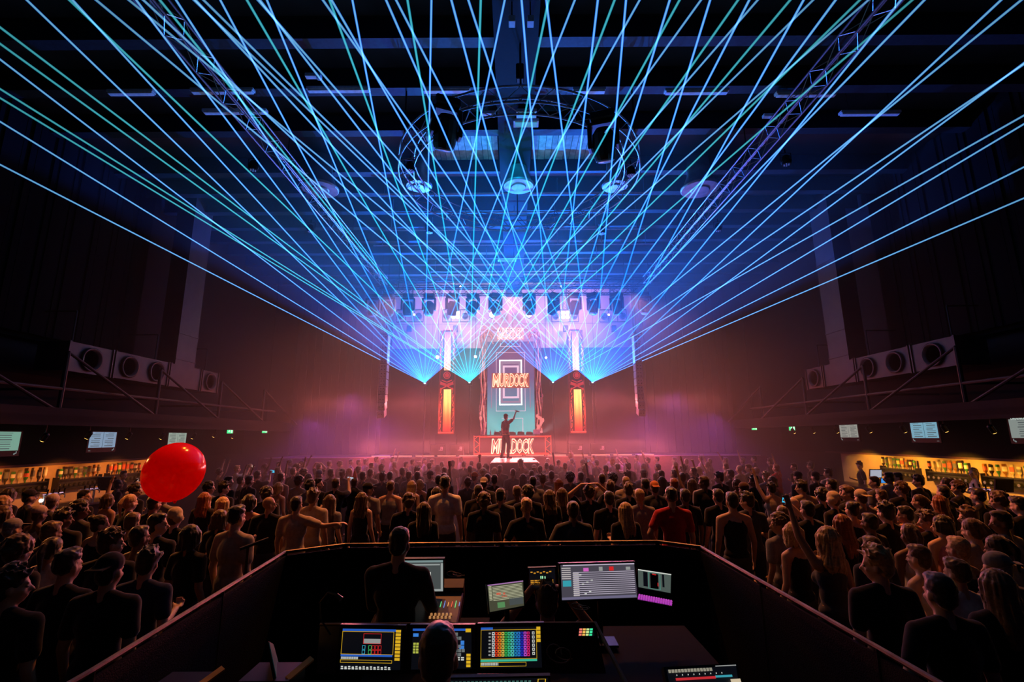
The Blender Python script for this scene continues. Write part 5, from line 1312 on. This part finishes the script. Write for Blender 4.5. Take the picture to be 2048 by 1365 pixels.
# ------------------------------------------------------------------ performer on the runway
p = make_person('down', 'mic', 20, -4, False, 'walk', 'tee', .010)
shirt = bpy.data.materials.new('patterned_shirt'); shirt.use_nodes = True; nt = shirt.node_tree; bs = nt.nodes['Principled BSDF']
tc = nt.nodes.new('ShaderNodeTexCoord'); sp = nt.nodes.new('ShaderNodeSeparateXYZ'); rp = nt.nodes.new('ShaderNodeValToRGB')
mr = nt.nodes.new('ShaderNodeMapRange'); mr.inputs['From Min'].default_value = .85; mr.inputs['From Max'].default_value = 1.5
nz = nt.nodes.new('ShaderNodeTexNoise'); nz.inputs['Scale'].default_value = 14; ad = nt.nodes.new('ShaderNodeMath'); ad.operation = 'MULTIPLY_ADD'; ad.inputs[1].default_value = .22
nt.links.new(tc.outputs['Object'], sp.inputs[0]); nt.links.new(sp.outputs['Z'], mr.inputs['Value']); nt.links.new(tc.outputs['Object'], nz.inputs['Vector'])
nt.links.new(nz.outputs['Fac'], ad.inputs[0]); nt.links.new(mr.outputs[0], ad.inputs[2]); nt.links.new(ad.outputs[0], rp.inputs['Fac'])
while len(rp.color_ramp.elements) < 6: rp.color_ramp.elements.new(.5)
for e, (pos, c) in zip(rp.color_ramp.elements, ((0, (.5, .33, .12)), (.27, (.5, .30, .10)), (.30, (.04, .01, .01)), (.42, (.30, .02, .02)), (.55, (.03, .012, .014)), (1, (.02, .012, .014)))): e.position = pos; e.color = (*c, 1)
nt.links.new(rp.outputs[0], bs.inputs['Base Color']); bs.inputs['Roughness'].default_value = .8
F = at_y(1012, 919, 20.3)
mc = place(p, (F.x, F.y, SZ), R(-52), 1.03, 'performer in black cap and dark patterned shirt raising a microphone on the glowing runway', None, 'cap', 'black', shirt, SKIN[1], TRM[1], True, True)
W_ = mc.matrix_basis @ (p['hands'][1] + Vector((0, .05, .09)))
t = thing('microphone', 'black microphone held up by the performer on the runway', 'microphone', W_)
b = NB(); tube(b, (-.07, 0, .03), (.08, 0, -.03), .016, .020); obj('handle', b, metal, t)
b = NB(); ell(b, (.10, 0, -.035), (.03, .03, .03), u=10, v=7); obj('grille', b, steel, t)
# ------------------------------------------------------------------ bar staff
B = at_z(1720, 931, 1.64); B = at_x(1720, 931, 11.3)
place(variant('ml'), (B.x, B.y, 0), R(70), B.z / 1.65, 'dark-haired bartender in black behind the right bar, near the lit till', 'bar staff', 'mop', 'brown', TM['black'], SKIN[1], TRM[1], True, True)
B = at_x(1948, 950, 11.3)
place(variant('fl'), (B.x, B.y, 0), R(60), B.z / 1.60, 'blond bartender in white top behind the right bar taps', 'bar staff', 'ponytail', 'blond', TM['white'], SKIN[0], TRM[1], True, True)
B = at_x(247, 950, -11.3)
place(variant('mr'), (B.x, B.y, 0), R(-60), B.z / 1.65, 'bartender behind the left bar, just left of the balloon', 'bar staff', 'crop', 'black', TM['black'], SKIN[1], TRM[1], True, True)
# ------------------------------------------------------------------ crowd, heads placed where the photograph shows them
CROWD = '''593,1008,ma,crop,black,beige|626,993,m,mop,brown,beige|659,1003,f2,long,brown,grey|598,962,m,curly,brown,beige|618,971,m2,curly,black,grey|636,967,mr,crop,black,black|709,964,mh,partyhat,pink,black
672,967,mf,crop,brown,black|724,998,f,wavy,brown,black|736,978,mr,cap,black,grey|741,946,m,crop,light brown,beige|765,954,m,mop,brown,dark grey|781,974,mt,fade,brown,grey|817,1003,m2,curly,brown,black|812,929,m,crop,black,dark grey
780,952,m,crop,black,dark grey|763,937,m,mop,brown,dark grey|785,919,mb,crop,black,grey|765,922,m,crop,brown,grey|608,946,m,curly,black,black|594,936,m,afro,black,black|587,943,mu,crop,brown,black|604,928,mp,crop,black,grey
562,955,mt,crop,brown,orange|557,976,f,bob,blond,beige|533,987,m,curly,black,black|538,1008,mr,bald,black,black|515,950,mf,crop,black,black|557,929,mr,crop,black,red|662,946,m,crop,black,dark grey|638,949,m,cap,grey,black|685,946,m,cap_back,beige,dark grey
638,934,mo,crop,black,black|618,956,f,bob,black,black|699,944,f,wavy,red,beige|726,952,m,crop,black,dark grey|717,940,m,crop,black,grey|702,924,mr,crop,brown,grey|717,925,m,crop,black,dark grey|731,924,m,mop,brown,grey|743,932,m,crop,brown,grey|680,929,m,curly,brown,grey|753,919,m,crop,brown,grey
890,967,m,fade,black,white|847,1020,f2,long,brown,black|957,982,m,crop,black,black|968,1001,m,curly,brown,black|1001,990,m,crop,black,dark grey|1053,1013,mi,fade,blond,black|1034,984,m2,crop,brown,dark grey|1055,985,ml,curly,black,black|1066,963,m,crop,black,grey
1098,993,f2,wavy,brown,black|1123,988,f2,long,brown,black|968,966,m,cap_back,beige,dark grey|935,965,f2,curly,brown,dark grey|950,954,mr,cap,orange,grey|967,946,m,curly,blond,grey|989,959,m,crop,black,black|975,957,m,crop,brown,dark grey|940,939,m,crop,black,black
1000,938,m,fade,black,black|1026,946,m,crop,black,dark grey|989,942,f2,long,blond,grey|987,926,f2,long,brown,dark grey|1019,925,m,crop,black,dark grey|928,929,m,crop,black,dark grey|943,928,m,crop,black,dark grey|905,929,m,mop,brown,dark grey|958,932,m,crop,light brown,grey
1046,957,f,long,black,black|1063,949,m,crop,brown,grey|1085,958,m,mop,light brown,grey|1103,951,m,crop,brown,beige|1068,937,m,cap_back,beige,grey|1080,939,m,crop,brown,grey|1068,926,m,mop,brown,black|1093,932,mu,crop,black,grey|1102,938,m,mop,brown,beige|1116,925,m,crop,brown,grey
872,986,fl,bob,black,black|861,951,mr,cap_back,black,beige|877,960,mu,crop,black,black|840,969,f,bob,blond,dark grey|824,972,f,long,blond,grey|889,942,m,bun,brown,grey|888,956,m,crop,brown,black|834,941,m,mop,brown,grey|835,952,m,crop,black,grey|818,951,m,crop,brown,grey
876,936,f,bob,light brown,grey|864,924,m,crop,brown,grey|849,922,mr,mop,brown,grey|825,924,m,crop,brown,dark grey|805,943,m,crop,black,dark grey|840,928,fu,bun,blond,grey|884,930,m,crop,brown,grey|859,932,m,crop,brown,grey|921,918,m,crop,blond,beige|972,934,fu,bob,brown,dark grey
1146,1020,mi,bun,brown,dark grey|1178,984,mo,curly,brown,black|1218,997,m,crop,black,black|1250,1021,f2,long,blond,black|1279,992,m,crop,blond,grey|1257,979,m,mop,brown,black|1343,992,mi,fade,black,red|1370,992,m,crop,black,black|1309,975,m,cap_back,orange,dark grey
1290,968,m,crop,black,black|1324,963,f,long,black,black|1225,958,m,afro,black,dark grey|1204,958,mt,crop,brown,grey|1220,974,m,mop,brown,dark grey|1117,968,f,long,red,grey|1140,955,m,afro,black,dark grey|1161,953,mp,crop,brown,black|1255,951,m,mop,light brown,grey
1252,964,m,crop,blond,beige|1287,948,m,cap,beige,grey|1349,948,m,crop,black,grey|1365,955,m,crop,light brown,grey|1348,968,m,crop,red,dark grey|1383,968,fu,long,brown,black|1397,941,f,bob,blond,grey|1407,964,ml,crop,black,beige|1386,943,mb,crop,black,black
1211,938,m,crop,black,dark grey|1235,935,m,fade,brown,grey|1257,933,m2,mop,black,black|1287,934,f,long,black,dark grey|1316,935,m,crop,black,black|1351,931,m,crop,light brown,grey|1366,937,m,curly,brown,grey|1117,926,m,crop,black,dark grey|1130,933,m,crop,brown,beige
1171,923,m,afro,brown,grey|1188,916,m,crop,brown,grey|1216,917,m,cap_back,grey,grey|1225,925,m,beanie,orange,grey|1252,920,mf,crop,brown,grey|1274,916,m,mop,brown,dark grey|1314,918,m,crop,brown,dark grey|1349,920,m,crop,light brown,beige|1402,916,m,cap,beige,beige|1240,918,mu,crop,light brown,beige
1464,1001,mt,crop,black,black|1495,1001,ml,mop,black,dark grey|1436,992,m,crop,black,black|1409,964,ml,crop,brown,black|1439,955,ml,mop,black,black|1488,978,m,cap,brown,black|1474,968,f,bob,brown,black|1508,962,ml,mop,black,black
1542,976,fu,mop,black,beige|1560,1046,ml,curly,brown,grey|1588,1066,fr,bob,blond,black|1587,1010,ml,bald,brown,dark grey|1567,1028,m,bun,light brown,black|1604,974,ml,mop,black,beige|1596,953,m,cap,black,dark grey|1663,969,m,crop,black,black
1643,990,m,curly,black,black|1667,999,m,beanie,beige,black|1692,985,ml,curly,brown,black|1657,946,ml,mop,black,beige|1621,931,m,mop,black,black|1631,953,m,cap_back,black,black|1683,1048,f2,long,red,black|1653,1076,fu,wavy,blond,dark grey
1513,942,m,bald,brown,dark grey|1532,953,m,mop,blond,grey|1544,962,f,bob,light brown,grey|1479,938,m,bald,brown,beige|1461,948,m,crop,black,black|1498,936,ml,crop,brown,grey|1589,934,ml,crop,black,black|1451,921,mp,crop,brown,grey
1420,923,mr,crop,brown,grey|1485,921,mu,crop,black,dark grey|1508,918,m,crop,black,black|1540,923,m,mop,brown,black|1552,936,mu,crop,red,red|1414,930,fb,bob,brown,grey|1750,964,ml,crop,black,grey|1722,994,m,cap_back,beige,grey|1698,986,ml,crop,brown,black
1803,977,ml,curly,brown,black|1838,962,ml,mop,black,black|1797,955,ml,crop,black,black|1779,955,ml,crop,black,grey|1917,975,ml,curly,brown,black|1893,968,m,bun,black,black|1887,984,m,crop,black,black|1812,1028,ml,crop,black,orange|1772,1023,m,mop,black,black
1704,1018,f,bun,black,black|1740,1044,m,crop,black,black|1857,1040,ml,mop,brown,black|1939,1032,ml,mop,light brown,black|1884,1050,fl,bob,black,pink|2005,1042,ml,crop,black,grey|1999,1000,ml,curly,brown,black|1878,1005,f2,long,red,black|1957,990,m,crop,black,black
1992,1172,f2,long,light brown,black|1880,1182,mi,crop,black,black|440,944,fb,curly,brown,black|457,963,mr,crop,black,black|483,961,fb,crop,black,black|418,975,mr,curly,black,grey|447,976,mr,mop,black,black|409,998,f2,wavy,red,black|446,1008,f,long,blond,beige
499,1004,mt,bob,black,black|472,1033,m,fade,black,beige|440,1037,f2,bob,brown,black|350,1034,m,beanie,beige,black|315,1047,mr,crop,black,black|381,1072,f2,bob,black,black|308,1006,m,crop,black,black|499,961,m,crop,black,black|278,1073,mt,crop,black,black
222,1084,mr,mop,brown,black|126,1036,mr,mop,black,black|160,1018,mr,curly,black,dark grey|200,1048,fr,bun,black,black|134,1128,m,fade,black,black|22,1168,mr,mop,black,black|58,993,m,cap,black,black|271,980,mr,curly,black,black|236,968,ff,bun,black,black
217,1000,fu,bob,brown,beige|168,992,mr,crop,black,black|328,992,m2,crop,black,grey|1615,1018,mf,crop,black,black|1142,911,m,crop,blond,beige|1165,926,mu,curly,brown,dark grey'''
SPEC = []
for row in CROWD.split('\n'):
    for e in row.split('|'):
        a = e.split(','); SPEC.append([int(a[0]), int(a[1]), a[2], a[3], a[4], a[5], True])
random.seed(99)
# further rows towards the stage and the sides, filled in between the heads above
tries = 0
while len(SPEC) < 298 and tries < 20000:
    tries += 1
    if random.random() < .80:
        x = random.gauss(1020, 330); y = 909 + abs(random.gauss(0, 17)) + abs(x - 1020) * .012
        if not 470 < x < 1600 or y > 955 or 985 < x < 1078 and y < 925: continue
    else:
        x = random.choice((random.uniform(1, 300), random.uniform(1700, 2047))); y = random.uniform(990, 1150)
    sz = 6 + (y - 876) * .20
    if any(abs(x - s[0]) < sz * 1.25 and abs(y - s[1]) < sz * .62 for s in SPEC): continue
    fem = random.random() < .3
    v = random.choice(['f', 'f2', 'fr', 'fl', 'fu', 'fb'] if fem else ['m', 'm', 'm2', 'mr', 'ml', 'mt', 'mu', 'mp', 'mb', 'mf', 'mh'])
    hk = random.choice(['long', 'wavy', 'bob', 'bun', 'ponytail'] if fem else ['crop', 'crop', 'fade', 'mop', 'curly', 'cap', 'cap_back'])
    tp = at_z(x, y, 1.6)
    if tp.y > 21.6 or tp.y < 0 or abs(tp.x) > 9.6: continue
    if y > 960: v = random.choice(['m', 'm2', 'ml', 'f', 'f2'])
    SPEC.append([x, y, v, hk, random.choice(['black', 'brown', 'brown', 'light brown', 'blond']) if hk[:3] != 'cap' else random.choice(['black', 'beige', 'grey']), random.choice(['black', 'black', 'dark grey', 'grey', 'beige', 'white', 'navy']), False])
SPEC.sort(key=lambda s: -s[1])
placed = []
for s in SPEC:
    best = None; fem = s[2][0] == 'f'; hh = {(890, 967): 1.84, (1343, 992): 1.76, (1464, 1001): 1.72, (472, 1033): 1.74}.get((s[0], s[1]))
    for k in range(26):
        h = (1.56 if fem else 1.65) + (random.uniform(-.11, .11) if k else 0)
        if hh: h = hh
        P = at_z(s[0], s[1], h)
        pen = abs(h - (1.56 if fem else 1.65)) * 1.2
        if P.y > 21.9: pen += (P.y - 21.9) * 5 + 1
        if abs(P.x) > 9.75: pen += (abs(P.x) - 9.75) * 8 + .5
        if -2.85 < P.x < 2.68 and P.y < 5.95: pen += 2
        if -1.3 < P.x < 1.45 and 16.9 < P.y: pen += 3
        for q in placed:
            dd = math.hypot(q[0] - P.x, q[1] - P.y)
            if dd < .50: pen += (.50 - dd) * 3
        if best is None or pen < best[0]: best = (pen, P.copy(), h)
    pen, P, h = best
    if P.y > 21.8: P = at_y(s[0], s[1], random.uniform(20.8, 21.8)); h = P.z
    if abs(P.x) > 9.9: P = at_x(s[0], s[1], math.copysign(random.uniform(9.3, 9.8), P.x)); h = P.z
    placed.append((P.x, P.y)); s += [P, h, pen]
hw = {'crop': 'short {} hair', 'fade': 'cropped {} hair', 'mop': 'tousled {} hair', 'curly': 'curly {} hair', 'afro': 'bushy {} curls', 'long': 'long {} hair', 'wavy': 'wavy {} hair', 'bob': 'chin-length {} hair', 'bun': '{} hair bun', 'ponytail': '{} ponytail', 'cap': '{} cap', 'cap_back': 'backwards {} cap', 'beanie': '{} beanie', 'partyhat': 'pointed party hat', 'bald': 'shaved head'}
vw = {'mr': 'facing right', 'ml': 'facing left', 'fr': 'facing right', 'fl': 'facing left', 'mu': 'arm raised', 'mp': 'pointing up', 'mb': 'arms raised', 'mf': 'holding phone up', 'ff': 'holding phone up', 'mo': 'hands on head', 'ma': 'arm round neighbour', 'mi': 'hand on hip', 'fu': 'arm raised', 'fb': 'arms raised'}
tw = {'mt': 'vest', 'f': 'vest', 'fr': 'vest', 'fl': 'vest', 'fu': 'vest', 'fb': 'vest', 'mh': 'hoodie'}
zones = [(150, 'left picture edge'), (285, 'left bar'), (415, 'below red balloon'), (530, 'right of red balloon'), (640, 'under left exit signs'), (740, 'left end of stage'), (840, 'below left loudspeaker column'), (930, 'before left screen column'), (1000, 'left of runway'), (1080, 'before dj booth'), (1170, 'before right screen column'), (1290, 'below right loudspeaker column'), (1420, 'right end of stage'), (1560, 'under right exit sign'), (1700, 'start of right bar'), (1860, 'middle of right bar'), (3000, 'right picture edge')]
lab = []
for s in SPEC:
    P = s[7]; z = next(zz for lim, zz in zones if s[0] < lim)
    d = 'far rows' if P.y > 14 else ('middle rows' if P.y > 8.5 else 'near rows')
    parts = [x for x in (s[5] + ' ' + tw.get(s[2], 'tee'), hw[s[3]].format(s[4]), vw.get(s[2], '')) if x]
    lab.append(('person in ' + ', '.join(parts), d + ' ' + z))
from collections import defaultdict
grp = defaultdict(list)
for i, l in enumerate(lab): grp[l].append(i)
ON = ['leftmost', '2nd from left', '3rd from left', '4th from left', '5th from left', '6th from left', '7th from left']
final = {}
for l, idx in grp.items():
    idx.sort(key=lambda i: SPEC[i][0])
    for k, i in enumerate(idx):
        t_ = l[0] + ', ' + l[1] + ('' if len(idx) == 1 else ', ' + ON[k])
        for a_, b_ in ((' rows', ''), ('light ', ''), ('chin-length', 'short'), ('dark ', ''), (' column', '')):
            if len(t_.split()) > 16: t_ = t_.replace(a_, b_, 1)
        if len(t_.split()) > 16: t_ = t_.replace('person in', 'in', 1)
        final[i] = t_
phones = []
for i, s in enumerate(SPEC):
    px, py, v, hk, hc, tc_, listed, P, h, pen = s
    fem = v[0] == 'f'
    sk = SKIN[1] if random.random() < .6 else random.choice(SKIN)
    aim = math.atan2(P.x - 0.0, 21.5 - P.y)            # turn towards the stage
    rz = aim * .75 + R(random.uniform(-14, 14))
    if abs(px - 1020) > 620 and v in ('ml', 'mr', 'fl', 'fr'): rz = R(random.uniform(-15, 15)) + aim * .3
    far = P.y > 13
    t = place(variant(v), (P.x, P.y, 0), rz, h / 1.655, final[i], 'crowd on the dance floor', hk, hc, TM[tc_], sk, TRM[i % 3], not far and v[-1] in 'rl')
    if v in ('mf', 'ff'):
        M_ = t.matrix_basis; k_ = 1 if v == 'mf' else -1
        phones.append((M_ @ (variant(v)['hands'][k_] + Vector((0, .075, .055))), rz, final[i], px))
for k, (P, rz, l, px) in enumerate(phones):
    z = next(zz for lim, zz in zones if px < lim)
    t = thing('phone', 'lit phone held up by %s, %s' % (' '.join(l.split(', ')[0].split()[0:4]), z), 'phone', P, rz, 'phones held up in the crowd')
    b = NB(); box(b, (0, 0, 0), (.155, .009, .076), Euler((R(8), R(6), 0))); bevel(b, .003); obj('body', b, metal, t)
    b = NB(); box(b, (0, -.006, 0), (.145, .002, .068), Euler((R(8), R(6), 0))); obj('display', b, glow('phone_%d' % (k % 3), [(.05, .55, .85), (.5, .3, .25), (.45, .5, .6)][k % 3], 1.0, False), t)
seen = {}
for o in COL.objects:
    if o.parent is None and 'label' in o.keys() and o.name.startswith('phone'):
        c = seen.get(o['label'], 0); seen[o['label']] = c + 1
        if c: o['label'] = o['label'] + [', second one', ', third one', ', fourth one'][min(c - 1, 2)]
# raised forearms' wristband, torch of the hand by the left bar
P = at_x(82, 1002, -10.5)
t = thing('counter_lamp', 'small round white lamp shining on the left bar beside the flat-capped man', 'lamp', P)
b = NB(); tube(b, (0, 0, -.02), (0, 0, 1.112 - P.z), .008); obj('stem', b, wood, t)
b = NB(); ell(b, (0, 0, 0), (.04, .03, .04), u=12, v=8); obj('bulb', b, glow('torch', (1, .9, .75), 7, False), t)
# ------------------------------------------------------------------ red balloon
P = at_d(349, 944, 7.0)
bal = bpy.data.materials.new('balloon_rubber'); bal.use_nodes = True; nt = bal.node_tree; bs = nt.nodes['Principled BSDF']
bs.inputs['Base Color'].default_value = (.75, .006, .002, 1); bs.inputs['Roughness'].default_value = .13; bs.inputs['Specular IOR Level'].default_value = .6
nz = nt.nodes.new('ShaderNodeTexNoise'); nz.inputs['Scale'].default_value = 1.5; rr = nt.nodes.new('ShaderNodeMapRange'); rr.inputs['To Min'].default_value = .10; rr.inputs['To Max'].default_value = .2
nt.links.new(nz.outputs['Fac'], rr.inputs['Value']); nt.links.new(rr.outputs[0], bs.inputs['Roughness'])
tl_ = nt.nodes.new('ShaderNodeBsdfTranslucent'); tl_.inputs['Color'].default_value = (.95, .02, .005, 1); mx = nt.nodes.new('ShaderNodeMixShader'); mx.inputs[0].default_value = .6
nt.links.new(bs.outputs[0], mx.inputs[1]); nt.links.new(tl_.outputs[0], mx.inputs[2]); nt.links.new(mx.outputs[0], nt.nodes['Material Output'].inputs['Surface'])
t = thing('balloon', 'big glossy red balloon bouncing over the crowd before the left bar', 'balloon', P)
b = NB(); bmesh.ops.create_uvsphere(b, u_segments=48, v_segments=32, radius=.437)
for v in b.verts: v.co.z *= .95 if v.co.z > 0 else .97; v.co.x *= .83
o = obj('skin', b, bal, t, smooth=True); o.rotation_euler = (0, R(12), 0)
b = NB(); lathe(b, [(.012, -.445), (.02, -.425), (.03, -.41)], 10); o = obj('knot', b, bal, t); o.rotation_euler = (0, R(-8), 0)
lamp('balloon_side_light', 'SPOT', (-9.6, 9.0, 3.4), 260, (1.0, .34, .08), .12, P, 40, .6)  # added orange lamp lighting the balloon from the side
